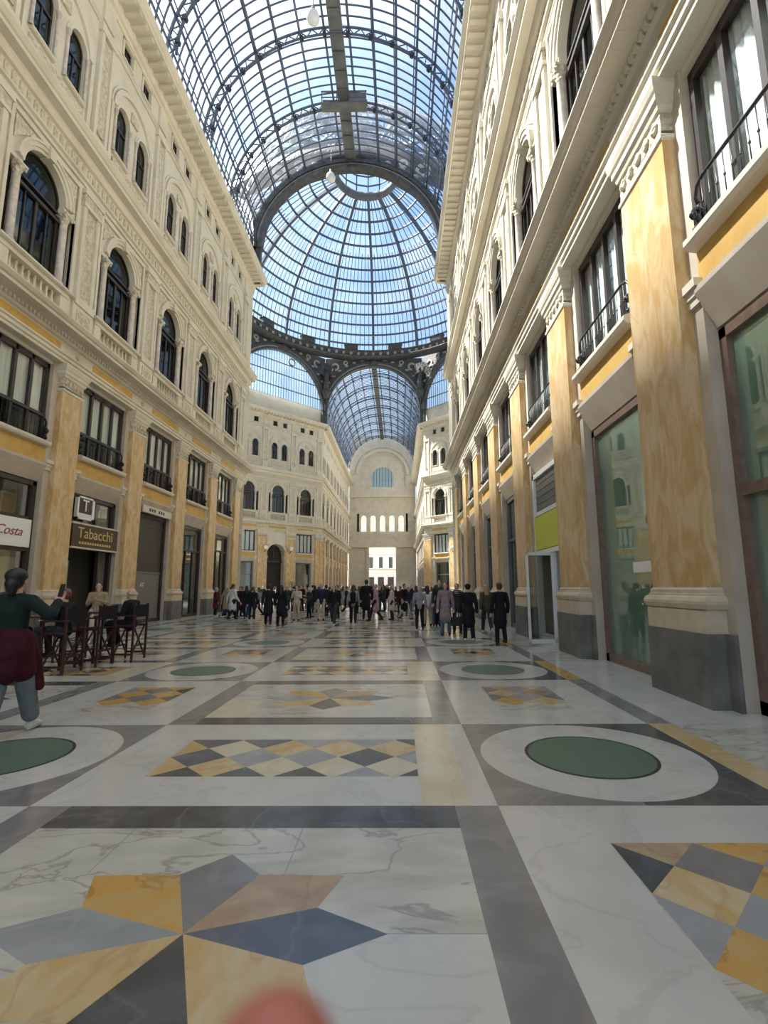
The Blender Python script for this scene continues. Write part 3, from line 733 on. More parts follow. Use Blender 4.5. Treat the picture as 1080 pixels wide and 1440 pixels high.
# storey heights: piecewise stretch of the facade drawing to the measured levels
ZA = [0, 8.2, 8.9, 9.0, 10.26, 11.5, 14.15, 16.2, 17.5, 18.85, 21.0, 23.55, 24.4, 25.5, 28.3, 60]
ZB = [0, 8.25, 9.1, 9.2, 10.44, 11.62, 14.62, 16.62, 17.78, 19.12, 21.46, 24.0, 24.8, 25.9, 28.45, 60.15]
def zr(z):
    if z <= 0: return z
    for a, b, c, d in zip(ZA, ZA[1:], ZB, ZB[1:]):
        if z <= b: return c+(d-c)*(z-a)/(b-a)
    return z
done = set()
for o in list(COL.objects):
    if o.parent is None and (o.name.startswith(('wall_', 'trim_', 'window_', 'pilaster')) and o.name not in ('wall_side_wings',)):
        base = o.location.z
        for q in [o]+list(o.children)+[g for c in o.children for g in c.children]:
            if q.type == 'MESH' and q.data.name not in done:
                done.add(q.data.name)
                for v in q.data.vertices: v.co.z = zr(v.co.z+base)-zr(base)
        o.location.z = zr(base)

# end screen of the far wing
b = MB(MT['plaster'], MT['relief'], MT['wglass'], MT['steel2'])
b.spandrel(XC-HW, XC+HW, XC, 27.6, 5.6, 37.0, Y_STOP, Y_STOP+1, 24)
b.box(XC-HW, XC-5.4, Y_STOP, Y_STOP+1, 0, 27.6); b.box(XC+5.4, XC+HW, Y_STOP, Y_STOP+1, 0, 27.6)
for s_ in (-1, 1):
    x0_, x1_ = sorted((XC+s_*3.1, XC+s_*5.4)); b.box(x0_, x1_, Y_STOP+.2, Y_STOP+1, 0, 11.0)
    b.box(XC+s_*3.4-.35, XC+s_*3.4+.35, Y_STOP-.1, Y_STOP+.3, 0, 10.6)
b.box(XC-5.4, XC+5.4, Y_STOP, Y_STOP+1, 11.0, 14.2); b.box(XC-5.4, XC+5.4, Y_STOP, Y_STOP+1, 18.4, 24.6)
b.spandrel(XC-5.6, XC+5.6, XC, 27.0, 2.6, 33.4, Y_STOP+.7, Y_STOP+1.2, 20); b.box(XC-5.6, XC-2.6, Y_STOP+.7, Y_STOP+1.2, 24.6, 27.0); b.box(XC+2.6, XC+5.6, Y_STOP+.7, Y_STOP+1.2, 24.6, 27.0)
b.prism([(XC+2.6, 24.6)]+half_disc(XC, 27.0, 2.6, 20)+[(XC-2.6, 24.6)], Y_STOP+1.0, Y_STOP+1.05, 2)
for i in range(-3, 4): b.box(XC+i*.7-.05, XC+i*.7+.05, Y_STOP+.9, Y_STOP+1.0, 24.6, 27.0+math.sqrt(2.6**2-(i*.7)**2), 3)
b.band(XC, 27.0, 2.6, 3.0, Y_STOP+.55, Y_STOP+.7)
for i in range(6):
    x = XC-5.4+i*(10.8/5); b.box(x-.45, x+.45, Y_STOP, Y_STOP+1, 14.2, 18.4)
for i in range(5):
    x = XC-5.4+(i+.5)*(10.8/5); b.spandrel(x-.63, x+.63, x, 17.4, .6, 18.4, Y_STOP, Y_STOP+1, 10)
b.band(XC, 27.6, 5.6, 6.2, Y_STOP-.3, Y_STOP); b.band(XC, 27.6, 6.6, 7.1, Y_STOP-.2, Y_STOP); b.box(XC-HW, XC+HW, Y_STOP-.5, Y_STOP, 22.2, 22.9); b.box(XC-HW, XC+HW, Y_STOP-.5, Y_STOP, 10.6, 11.2)
o = b.build('wall_end'); tag(o, 'pale end wall of the far wing with an arch above the street portal', 'wall', kind='structure')
# ------------------------------------------------------------------ barrel vaults
VR, VZ = 8.0, 28.4
def make_vault(L, name, label, ribs=4.75, bars=8, phase=0.0):
    """local y = 0 at the octagon, the vault runs to y = -L"""
    t = thing(name, label, 'glass roof')
    n = int(L/ribs)
    for k in range(0, n+1):
        y = -k*ribs-.02
        b = MB(MT['steel'], MT['iron'])
        N = 64
        for r, wd in ((VR-.06, .10), (VR-.55, .10)):
            b.band(0, VZ, r-.05, r+.05, y-wd/2, y+wd/2, 0, PI, N)
        for i in range(N):
            a0 = PI*i/N; a1 = PI*(i+1)/N; ra, rb = (VR-.08, VR-.53) if i % 2 == 0 else (VR-.53, VR-.08)
            b.bar((ra*math.cos(a0), y, VZ+ra*math.sin(a0)), (rb*math.cos(a1), y, VZ+rb*math.sin(a1)), .05)
        for i in range(16):
            a = R(5.625+11.25*i); c, s = math.cos(a), math.sin(a)
            b.M = Matrix.Translation((0, y, VZ)) @ Matrix.Rotation(-a, 4, 'Y')
            b.box(VR-.66, VR-.44, -.12, .12, -.11, .11, 1); b.M = None
        b.build('arch_rib', t)
    for i in range(16):
        a = R(5.625+11.25*i); b = MB(MT['steel'])
        for r, dw in ((VR-.05, .07), (VR-.32, .05)):
            b.M = Matrix.Translation((0, 0, VZ)) @ Matrix.Rotation(-a, 4, 'Y')
            b.box(r-.03, r+.03, -L, 0, -dw, dw) if r > VR-.1 else b.box(r-.025, r+.025, -L, 0, -.03, .03)
            b.M = None
        o = b.build('purlin', t)
    b = MB(MT['steel']); sp = ribs/bars
    for k in range(int(L/sp)+1):
        y = -k*sp; b.band(0, VZ, VR-.02, VR+.05, y-.035, y+.035, 0, PI, 48)
    b.build('glazing_bars', t)
    b = MB(MT['roofglass']); N = 64; v = []; f = []
    for i in range(N+1):
        a = PI*i/N; v += [((VR+.06)*math.cos(a), -L, VZ+(VR+.06)*math.sin(a)), ((VR+.06)*math.cos(a), 0, VZ+(VR+.06)*math.sin(a))]
    for i in range(N): f.append((2*i, 2*i+2, 2*i+3, 2*i+1))
    b.add(v, f, 0, True); b.build('glass', t)
    b = MB(MT['steel2']); zt = VZ+VR
    b.box(-.42, -.28, -L, 0, zt-.5, zt-.3); b.box(.28, .42, -L, 0, zt-.5, zt-.3); b.box(-.3, .3, -L, 0, zt-.46, zt-.42)
    k = 0
    while k*1.2 < L: b.box(-.4, .4, -k*1.2-.05, -k*1.2+.05, zt-.55, zt-.42); k += 1
    b.build('walkway', t)
    return t
V1 = make_vault(44.6, 'glass_vault', 'glass and iron barrel vault over the near wing overhead'); V1.location = (XC, Y_END-.1, 0)
V2 = make_vault(40.0, 'glass_vault', 'glass barrel vault seen through the middle arch beyond the dome'); V2.location = (XC, Y_FAR+.1, 0); V2.rotation_euler = (0, 0, PI)
V3 = copy_thing(V2, 'glass barrel vault over the left side wing, hidden past the octagon'); V3.location = (XC-APO-.1, OY, 0); V3.rotation_euler = (0, 0, -PI/2+PI)
V3.rotation_euler = (0, 0, PI/2+PI); 
V4 = copy_thing(V2, 'glass barrel vault over the right side wing, hidden past the octagon'); V4.location = (XC+APO+.1, OY, 0)
# local -y must point outwards: left wing -> -x, right wing -> +x
V3.rotation_euler = (0, 0, -PI/2); V4.rotation_euler = (0, 0, PI/2)

# service gantry and hanging lanterns under the near vault
g = MB(MT['steel2']); g.box(-1.6, 1.6, -.35, .35, -.05, .05)
for x in (-1.55, -.5, .5, 1.55):
    for y in (-.33, .33): g.box(x-.03, x+.03, y-.03, y+.03, 0, .95)
for y in (-.33, .33): g.box(-1.6, 1.6, y-.03, y+.03, .85, .95); g.box(-1.6, 1.6, y-.03, y+.03, .4, .46)
g.box(.35, 1.55, -.33, .33, .1, .8)
o = g.build('gantry'); o.location = (XC+.05, 30.0, VZ+VR-1.15); tag(o, 'grey service gantry hanging under the crown of the near vault', 'gantry')
def make_lantern():
    t = thing('hanging_lantern', '', 'lantern')
    b = MB(MT['iron']); b.tube([(0, 0, 0), (0, 0, 2.0)], .02, 6); b.build('cord', t)
    b = MB(MT['white']); b.lathe([(.0, -1.0), (.2, -.96), (.34, -.8), (.38, -.6), (.3, -.35), (.14, -.15), (.08, .0), (.0, .02)], n=18); b.build('globe', t)
    b = MB(MT['steel2']); b.lathe([(.2, -.28), (.14, -.1), (.1, .1), (.0, .16)], n=14); b.build('cap', t)
    return t
o = stamp('lantern', make_lantern, 'grey hanging lantern at the top edge of the picture, under the near vault', 'vault lanterns'); o.location = (XC-1.0, 23.4, VZ+VR-2.0)
o = stamp('lantern', make_lantern, 'white hanging lantern in front of the dome opening', 'vault lanterns'); o.location = (XC-1.55, Y_END-.6, VZ+VR-1.7)

# ------------------------------------------------------------------ dome over the octagon
DZ, DR, DH = 37.1, 17.7, 15.4
T0, T1 = 0.0, math.acos(3.9/17.7)
dome = thing('glass_dome', 'great glass dome on iron ribs over the octagon', 'dome', (XC, OY, 0))
def dp(t, r=0.0): return ((DR+r)*math.cos(t), DZ+(DH+r)*math.sin(t))
NT = 30; NRING = 14
for k in range(16):
    a = 2*PI*k/16+PI/2; b = MB(MT['steel']); b.M = Matrix.Rotation(a, 4, 'Z')
    for i in range(NT):
        r1, z1 = dp(T0+(T1-T0)*i/NT, -.22); r2, z2 = dp(T0+(T1-T0)*(i+1)/NT, -.22)
        b.bar((r1, 0, z1), (r2, 0, z2), .20, .38, up=(0, 1, 0)) if False else b.bar((r1, 0, z1), (r2, 0, z2), .34, .42)
    b.build('rib', dome)
for j in range(1, NRING):
    t = T0+(T1-T0)*j/NRING; r, z = dp(t, -.08); b = MB(MT['steel'])
    for k in range(64):
        a, c = 2*PI*k/64, 2*PI*(k+1)/64
        b.bar((r*math.cos(a), r*math.sin(a), z), (r*math.cos(c), r*math.sin(c), z), .2, .2)
    b.build('ring', dome)
b = MB(MT['steel2'])
for k in range(16):
    for q in range(1, 10):
        if q % 2 == 0: pass
        a = 2*PI*(k+q/10)/16+PI/2; b.M = Matrix.Rotation(a, 4, 'Z')
        for i in range(18):
            if i >= 12 and q % 2: continue
            r1, z1 = dp(T0+(T1-T0)*i/18); r2, z2 = dp(T0+(T1-T0)*(i+1)/18); b.bar((r1, 0, z1), (r2, 0, z2), .085, .06)
b.M = None; b.build('glazing_bars', dome)
b = MB(MT['domeglass']); pr = [dp(T0+(T1-T0)*i/24, .06) for i in range(25)]; b.lathe(pr, n=64); b.build('glass', dome)
rt, zt = dp(T1)
b = MB(MT['steel2']); b.lathe([(rt+.1, zt-.5), (rt+.25, zt-.3), (rt+.25, zt+.3), (rt-.3, zt+.5), (rt-.45, zt+.1), (rt-.3, zt-.4), (rt+.1, zt-.5)], n=48); b.build('oculus_ring', dome)
b = MB(MT['steel'])
for k in range(16):
    a = 2*PI*k/16; b.bar((rt*math.cos(a), rt*math.sin(a), zt+.3), (rt*math.cos(a), rt*math.sin(a), zt+3.0), .14)
    c = 2*PI*(k+1)/16
    for z in (zt+1.6, zt+3.0): b.bar((rt*math.cos(a), rt*math.sin(a), z), (rt*math.cos(c), rt*math.sin(c), z), .14)
    b.bar((rt*math.cos(a), rt*math.sin(a), zt+3.0), (0, 0, zt+5.0), .1)
b.build('lantern_cage', dome)
b = MB(MT['domeglass']); b.lathe([(rt, zt+.3), (rt, zt+3.0), (.05, zt+5.0)], n=32); b.build('lantern_glass', dome)

# drum: ring gallery with parapet blocks, and eight arches
drum = thing('dome_drum', 'dark iron drum ring with parapet blocks below the dome', 'drum', (XC, OY, 0))
b = MB(MT['bronze'], MT['greyst'])
b.lathe([(17.95, 36.2), (17.2, 36.3), (17.0, 36.45), (17.0, 36.6), (17.25, 36.65), (17.25, 37.25), (17.0, 37.3), (17.0, 37.45), (17.7, 37.5), (18.3, 37.4), (18.3, 36.2), (17.95, 36.2)], n=96)
for k in range(96):
    a = 2*PI*k/96; b.M = Matrix.Rotation(a, 4, 'Z'); b.box(17.16, 17.3, -.18, .18, 36.72, 37.15, 1)
b.M = None; b.build('gallery', drum)
for k in range(16):
    a = 2*PI*(k+.5)/16+PI/2; b = MB(MT['bronze']); b.box(-.35, .35, -1.0, 1.0, 0, .75); b.box(-.42, .42, -1.08, 1.08, .75, .88)
    o = b.build('parapet_block', drum); o.location = (17.2*math.cos(a), 17.2*math.sin(a), 37.4); o.rotation_euler = (0, 0, a)
ARCH_Z, ARCH_R = 28.2, 7.0
arch_lab = ['middle far', 'far left', 'left', 'near left', 'near', 'near right', 'right', 'far right']
for k in range(8):
    a = PI/2+k*PI/4
    t = thing('dome_arch', f'big iron arch carrying the dome, {arch_lab[k]} side of the octagon', 'arch', (XC+APO*math.cos(a), OY+APO*math.sin(a), 0), a-PI/2)
    b = MB(MT['bronze']); b.band(0, ARCH_Z, ARCH_R, ARCH_R+.28, -.25, .45, 0, PI, 48); b.band(0, ARCH_Z, ARCH_R+.5, ARCH_R+.78, -.25, .45, 0, PI, 48)
    b.build('archivolt', t)
    b = MB(MT['greyst']); b.band(0, ARCH_Z, ARCH_R+.28, ARCH_R+.5, -.12, .3, 0, PI, 48); b.build('soffit_band', t)
    b = MB(MT['bronze'], MT['greyst'])
    if k in (0, 1, 7): b.spandrel(-7.45, 7.45, 0, ARCH_Z, ARCH_R+.4, 36.6, .05, .35, 32)
    b.box(-7.45, -7.05, -.1, .3, ARCH_Z-3.0, ARCH_Z); b.box(7.05, 7.45, -.1, .3, ARCH_Z-3.0, ARCH_Z)
    for s in (-1, 1):
        pts = []
        for q in range(9):
            an = R(22+q*7); pts.append((s*(ARCH_R+1.0)*math.cos(an), ARCH_Z+(ARCH_R+1.0)*math.sin(an)))
        pts += [(s*2.6, 36.25), (s*7.0, 36.25)] if True else []
        b.band(s*5.9, 35.2, .35, .62, -.08, .06, 0, 2*PI, 18, 1)
        b.band(s*4.3, 35.85, .2, .38, -.06, .06, 0, 2*PI, 14, 1)
        for q in range(7):
            an = R(24+q*9); r = ARCH_R+1.25; b.ball((s*r*math.cos(an), .0, ARCH_Z+r*math.sin(an)), (.32, .14, .2), 8, 6, 1)
    b.build('spandrel', t)
    b = MB(MT['bronze']); b.ball((0, -.2, ARCH_Z+ARCH_R+.55), (.7, .3, .5), 12, 8); b.ball((-.8, -.15, ARCH_Z+ARCH_R+.6), (.5, .2, .22), 10, 6); b.ball((.8, -.15, ARCH_Z+ARCH_R+.6), (.5, .2, .22), 10, 6); b.build('keystone', t)
    if k % 2 == 1:                                             # glazed lunettes over the corner faces
        t2 = thing('lunette_window', f'half round lunette of pale blue glass, {arch_lab[k]} corner face', 'window', (XC+(APO+.2)*math.cos(a), OY+(APO+.2)*math.sin(a), 0), a-PI/2)
        b = MB(MT['domeglass']); b.prism(half_disc(0, ARCH_Z, ARCH_R+.1, 32), .1, .12); b.build('glass', t2)
        b = MB(MT['steel2'])
        for i in range(-16, 17):
            x = i*.42; h = math.sqrt(max(0, ARCH_R**2-x*x)); b.box(x-.03, x+.03, .04, .1, ARCH_Z, ARCH_Z+h)
        for z in (1.6, 3.6, 5.3):
            h = math.sqrt(ARCH_R**2-z*z); b.box(-h, h, .0, .1, ARCH_Z+z-.06, ARCH_Z+z+.06)
        b.build('glazing_bars', t2)
        b = MB(MT['steel2']); b.band(1.6, ARCH_Z+5.9, .42, .58, -.1, .0, 0, 2*PI, 20); b.build('clock_ring', t2) if k == 1 else None
# winged figures at the arch feet
def make_angel():
    t = thing('winged_statue', '', 'statue')
    b = MB(MT['bronze'])
    b.lathe([(0, 0), (.42, 0), (.5, .3), (.4, 1.2), (.34, 1.9), (.42, 2.5), (.3, 3.0), (.12, 3.15), (.0, 3.2)], n=14)
    b.tube([(-.3, -.1, 2.75), (-.7, -.35, 2.4), (-.45, -.6, 2.2)], [.16, .12, .09], 8); b.tube([(.3, -.1, 2.75), (.75, -.3, 2.9), (.95, -.35, 3.5)], [.16, .12, .09], 8)
    b.build('figure', t)
    b = MB(MT['bronze']); b.ball((0, -.05, 3.42), (.2, .22, .26), 12, 8); b.build('head', t)
    for s in (-1, 1):
        b = MB(MT['bronze'])
        for q in range(7):
            an = R(20+q*14); b.bar((s*.2, .2, 2.7), (s*(.2+1.9*math.cos(an)), .3, 2.7+2.3*math.sin(an)-.4), .32, .08, up=(0, 1, 0))
        b.build('wing', t)
    b = MB(MT['bronze']); b.lathe([(0, -1.2), (.3, -1.15), (.55, -.3), (.65, -.1), (.65, 0), (0, 0)], n=12); b.build('bracket', t)
    return t
for k, lab in ((0, 'between the left lunette and the middle far arch'), (7, 'between the middle far arch and the right lunette')):
    a = PI/2+PI/8+k*PI/4; rr = APO/math.cos(PI/8)-.9
    o = stamp('angel', make_angel, f'dark winged statue on a bracket {lab}', 'winged statues of the octagon'); o.location = (XC+rr*math.cos(a), OY+rr*math.sin(a), 31.0); o.rotation_euler = (0, 0, a-PI/2)
# ------------------------------------------------------------------ shopfronts (local: x along the wall, y into it, z up; opening |x|<1.3)
def text(name, s, size, m, parent, loc, shear=0.0, ext=.006, align='CENTER'):
    cu = bpy.data.curves.new(name, 'FONT'); cu.body = s; cu.size = size; cu.extrude = ext; cu.align_x = align; cu.align_y = 'CENTER'; cu.shear = shear
    tmp = bpy.data.objects.new('tmp', cu); COL.objects.link(tmp); dg = bpy.context.evaluated_depsgraph_get()
    me = bpy.data.meshes.new_from_object(tmp.evaluated_get(dg)); bpy.data.objects.remove(tmp); me.materials.clear(); me.materials.append(m)
    o = bpy.data.objects.new(name, me); COL.objects.link(o); o.parent = parent; o.location = loc; o.rotation_euler = (PI/2, 0, 0)
    return o
def LP(o, k, z=0.0, y=-.22):
    put(o, FR_L, SEEN[k], z, y); o.scale = (1.1, 1, 1)
def shop_base(label, style):
    t = thing('shopfront', label, 'shopfront')
    fm = {'green': MT['brown'], 'white': MT['white'], 'dark': MT['frame'], 'grey': MT['steel2']}[style]
    b = MB(fm); b.box(-1.3, -1.16, .62, .78, 0, 5.0); b.box(1.16, 1.3, .62, .78, 0, 5.0); b.box(-1.3, 1.3, .62, .78, 4.86, 5.0); b.box(-1.3, 1.3, .62, .85, 0, .16)
    b.build('frame', t); return t, fm
def green_shop(label, transom, blind=True):
    t, fm = shop_base(label, 'green')
    zs = [.16, 4.86] if not transom else [.16, 2.75, 4.86]
    for a, c in zip(zs, zs[1:]):
        b = MB(MT['greenglass']); b.box(-1.17, 1.17, .70, .715, a, c); b.build('pane', t)
    if transom: b = MB(fm); b.box(-1.2, 1.2, .60, .76, 2.68, 2.82); b.build('transom', t)
    b = MB(MT['backing']); n = 40; v = []; f = []
    for i in range(n+1):
        x = -1.28+2.56*i/n; y = 1.30+.04*math.sin(i*1.3); v += [(x, y, 0), (x, y, 4.9)]
    for i in range(n): f.append((2*i, 2*i+2, 2*i+3, 2*i+1))
    b.add(v, f, 0, True); b.build('blind', t)
    return t
o = green_shop('green glass shopfront with brown frame and transom, nearest on the right', True); put(o, FR_R, -SEEN[0], 0, -.2); o.scale = (1.02, 1, 1)
nb = MB(MT['white']); nb.box(-.14, .14, -.01, .0, -.2, .2); o = nb.build('notice'); put(o, FR_R, -SEEN[0]-.72, 2.2, .495); tag(o, 'small white notice on the nearest green shop glass', 'notice')
o = green_shop('tall green glass shopfront without transom, second on the right', False); put(o, FR_R, -SEEN[1], 0, -.2); o.scale = (1.02, 1, 1)
nb = MB(MT['white'], MT['ink']); nb.box(-.5, .5, -.012, .0, -.1, .1); o = nb.build('notice_strip'); put(o, FR_R, -SEEN[1]+.55, 1.9, .495); tag(o, 'white strip notice inside the tall green shop glass', 'notice')
# lime sign shop, third on the right
t, fm = shop_base('shop with white framed open glass door under a lime green sign', 'white')
b = MB(MT['shutter'])
for i in range(11): b.box(-1.16, 1.16, .70-.012*(i % 2), .74, 3.75+.1*i, 3.86+.1*i)
b.build('shutter', t)
b = MB(MT['white']); b.box(-1.16, 1.16, .6, .76, 2.5, 2.62); b.box(-1.16, 1.16, .6, .76, 3.66, 3.78); b.box(.38, .46, .62, .76, .1, 2.5); b.build('door_frame', t)
b = MB(MT['shopglass']); b.box(.46, 1.16, .69, .70, .16, 2.5); b.build('side_pane', t)
d = MB(MT['white']); d.box(0, .06, -.02, .02, .05, 2.48); d.box(.74, .80, -.02, .02, .05, 2.48); d.box(0, .8, -.02, .02, .05, .16); d.box(0, .8, -.02, .02, 2.4, 2.48)
d = d.build('door', t); d.location = (.38, .62, 0); d.rotation_euler = (0, 0, R(-78))
b = MB(MT['shopglass']); b.box(.05, .75, -.006, .006, .15, 2.42); b.build('pane', d)
b = MB(MT['dark']); b.box(-1.28, 1.28, 1.35, 1.37, 0, 3.7); b.build('interior', t)
put(t, FR_R, -SEEN[2], 0, -.36)
b = MB(MT['lime'], MT['white']); b.box(-1.14, 1.14, .0, .1, 0, 1.0); s = b.build('shop_sign'); put(s, FR_R, -SEEN[2], 2.64, .24); tag(s, 'lime green sign panel above the white door on the right', 'sign')
def plain_shop(label, style, glass=True, inner='dark', transom=3.1, door=True, display=False):
    t, fm = shop_base(label, style)
    for a, c in ((.16, transom), (transom+.1, 4.86)):
        b = MB(MT['shopglass']); b.box(-1.17, 1.17, .70, .71, a, c); b.build('pane', t)
    b = MB(fm); b.box(-1.2, 1.2, .62, .76, transom, transom+.1)
    if door: b.box(-.46, -.4, .64, .76, .1, transom); b.box(.4, .46, .64, .76, .1, transom)
    b.build('mullions', t)
    b = MB(MT[inner]); b.box(-1.29, 1.29, 1.4, 1.42, 0, 4.9); b.build('interior', t)
    if display:
        b = MB(MT['shutter']); b.box(-1.1, 1.1, .95, 1.35, .16, .9); b.box(-1.1, 1.1, 1.0, 1.35, 1.7, 1.74); b.box(-1.1, 1.1, 1.0, 1.35, 2.4, 2.44); b.build('shelves', t)
    return t
for k in range(3, 7):
    o = plain_shop(f'dark glazed shopfront, {ORD[k]} on the right facade', 'grey', transom=3.0+.1*k, inner=('shutter', 'dark', 'backing', 'dark')[k-3], display=k % 2 == 1); put(o, FR_R, -SEEN[k], 0, -.2)
# left: cafe with white fascia
t, fm = shop_base('cafe front with black frame and pale curtains, beside the seated customers', 'dark')
b = MB(fm); b.box(-1.2, 1.2, .62, .76, 2.74, 2.84); b.box(-1.2, 1.2, .62, .76, 3.76, 3.84); b.box(-.2, -.12, .64, .76, .1, 2.8); b.build('mullions', t)
for a, c in ((.16, 2.74), (3.84, 4.86)):
    b = MB(MT['shopglass']); b.box(-1.17, 1.17, .70, .71, a, c); b.build('pane', t)
b = MB(MT['curtain']); n = 60; v = []; f = []
for i in range(n+1):
    x = -1.2+2.4*i/n; y = .95+.03*math.sin(i*1.4); v += [(x, y, .2), (x, y, 2.55)]
for i in range(n): f.append((2*i, 2*i+2, 2*i+3, 2*i+1))
b.add(v, f, 0, True); b.build('curtain', t)
b = MB(MT['white'], MT['frame']); b.box(-1.2, .75, 1.2, 1.24, 3.9, 4.6); b.box(-.6, -.2, 1.16, 1.2, 3.9, 4.7, 1); b.build('interior', t)
LP(t, 2)
t = thing('shop_sign', 'white fascia sign with dark red script lettering over the cafe front', 'sign'); b = MB(MT['white'], MT['frame']); b.box(-1.2, 1.2, 0, .06, -.44, .44); b.build('panel', t)
text('lettering', 'Costa', .40, MT['redink'], t, (.40, -.006, .02), .35)
LP(t, 2, 3.30, .36)
# tobacconist
t, fm = shop_base('dark tobacconist front with open doorway under gold lettered sign', 'dark')
b = MB(MT['shopglass']); b.box(-1.17, 1.17, .70, .71, 3.95, 4.86); b.build('pane', t)
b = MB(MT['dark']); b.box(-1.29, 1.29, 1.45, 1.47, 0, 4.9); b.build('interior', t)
b = MB(MT['frame']); b.box(.5, .58, .62, .76, .1, 3.05); b.box(-1.2, 1.2, .62, .76, 3.0, 3.1); b.build('mullions', t)
b = MB(MT['backing']); b.box(-1.1, -.4, 1.1, 1.3, 1.5, 2.6); b.build('poster', t)
LP(t, 3)
t = thing('shop_sign', 'dark brown sign board with gold lettering over the tobacconist door', 'sign'); b = MB(MT['signbrown']); b.box(-1.28, 1.28, 0, .08, -.41, .41); b.build('board', t)
b = MB(MT['base']); b.box(-1.3, 1.3, -.03, .08, .41, .47); b.box(-1.3, 1.3, -.03, .08, -.47, -.41); b.build('moulding', t)
text('lettering', 'Tabacchi', .56, MT['gold'], t, (-.03, -.006, .10))
pts = [(-.95, -.29)]+[(.95, -.29)]
for i in range(12, -1, -1): pts += [(-.82+.14*i, -.275), (-.82+.14*i, -.205), (-.91+.14*i, -.205), (-.91+.14*i, -.275)]
b = MB(MT['gold']); b.prism(pts, -.006, .0)
b.build('small_lettering', t)
LP(t, 3, 3.47, .20)
t = thing('tobacco_sign', 'square projecting sign box with white letter on dark ground, above tobacconist door', 'sign'); b = MB(MT['white']); b.box(-.5, .5, 0, .12, -.42, -.36); b.box(-.5, .5, 0, .12, .36, .42); b.box(-.5, -.42, 0, .12, -.42, .42); b.box(.36, .5, 0, .12, -.42, .42); b.build('frame', t)
b = MB(MT['signbrown'], MT['curtain']); b.box(-.44, .4, .02, .1, -.38, .38); b.box(-.42, .38, .012, .02, -.36, -.2, 1); b.build('panel', t)
text('letter', 'T', .62, MT['white'], t, (-.02, .008, .08), 0, .008)
put(t, FR_L, SEEN[3]-.72, 4.50, .22)
# grey shuttered shop
t, fm = shop_base('closed shop with dark upper shutter and grey glass door, beyond the tobacconist', 'dark')
b = MB(MT['frame'])
for i in range(26): b.box(-1.17, 1.17, .69-.012*(i % 2), .73, 2.3+.1*i, 2.4+.1*i)
b.build('shutter', t)
b = MB(MT['shutter']); b.box(-1.17, 1.17, .70, .73, .1, 2.3); b.box(-1.2, 1.2, .66, .74, 2.25, 2.33); b.build('door', t)
text('door_lettering', 'AT', .26, MT['white'], t, (-.35, .69, 1.72), .2)
LP(t, 4)
b = MB(MT['plaster'], MT['ink']); b.box(-1.25, 1.25, 0, .06, -.16, .16)
for i in range(9):
    if i % 4: b.box(-.95+.2*i, -.83+.2*i, -.005, 0, -.07, .07, 1)
s = b.build('shop_sign'); LP(s, 4, 5.16, .12); tag(s, 'narrow cream sign with dark marks over the closed grey shop', 'sign')
o = plain_shop('shop window with lit shelves and white goods, left facade before the octagon', 'dark', inner='dark', transom=3.6, display=True); LP(o, 5)
o = plain_shop('tall dark shop window, last on the left facade before the octagon', 'dark', inner='shutter', transom=3.9); LP(o, 6)
o = plain_shop('cafe front out at the near left end', 'dark'); LP(o, 1); o['label'] = 'dark glazed front at the near left edge, before the cafe sign'
for fr, sd in ((FR_DL, 'left'), (FR_DR, 'right')):
    for x, w in ((-P, 'left'), (P, 'right')):
        o = plain_shop(f'shopfront {w} of the archway on the far {sd} octagon face', 'grey', inner='backing' if (sd == 'right' or x > 0) else 'shutter', transom=3.3, door=False); put(o, fr, x)
    t = thing('archway_door', f'dark arched doorway in the middle of the far {sd} octagon face', 'doorway')
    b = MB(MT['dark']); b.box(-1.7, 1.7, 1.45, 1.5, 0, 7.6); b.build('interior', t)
    b = MB(MT['frame']); b.box(-1.5, 1.5, .9, 1.0, 5.0, 5.2); b.box(-1.5, -1.38, .9, 1.0, 0, 5.9); b.box(1.38, 1.5, .9, 1.0, 0, 5.9); b.box(-.06, .06, .9, 1.0, 5.2, 7.3); b.build('frame', t)
    put(t, fr, 0)
    for x, w in ((-1.95, 'left'), (1.95, 'right')):
        t = thing('wall_lamp', f'white globe lamp {w} of the archway on the far {sd} octagon face', 'lamp'); b = MB(MT['iron']); b.tube([(0, .1, 0), (0, -.3, .05), (0, -.45, .3)], .04, 6); b.build('bracket', t)
        b = MB(MT['white']); b.ball((0, -.45, .55), .28, 14, 10); b.build('globe', t); put(t, fr, x, 6.3)
for k in range(9):
    o = plain_shop(f'shop opening of the far wing, {ORD[k]} on its left side', 'dark', door=False) if k == 0 else copy_thing(FS, f'shop opening of the far wing, {ORD[k]} on its left side')
    if k == 0: FS = o
    put(o, FR_L, FB[k]); o['group'] = 'far wing shop openings'
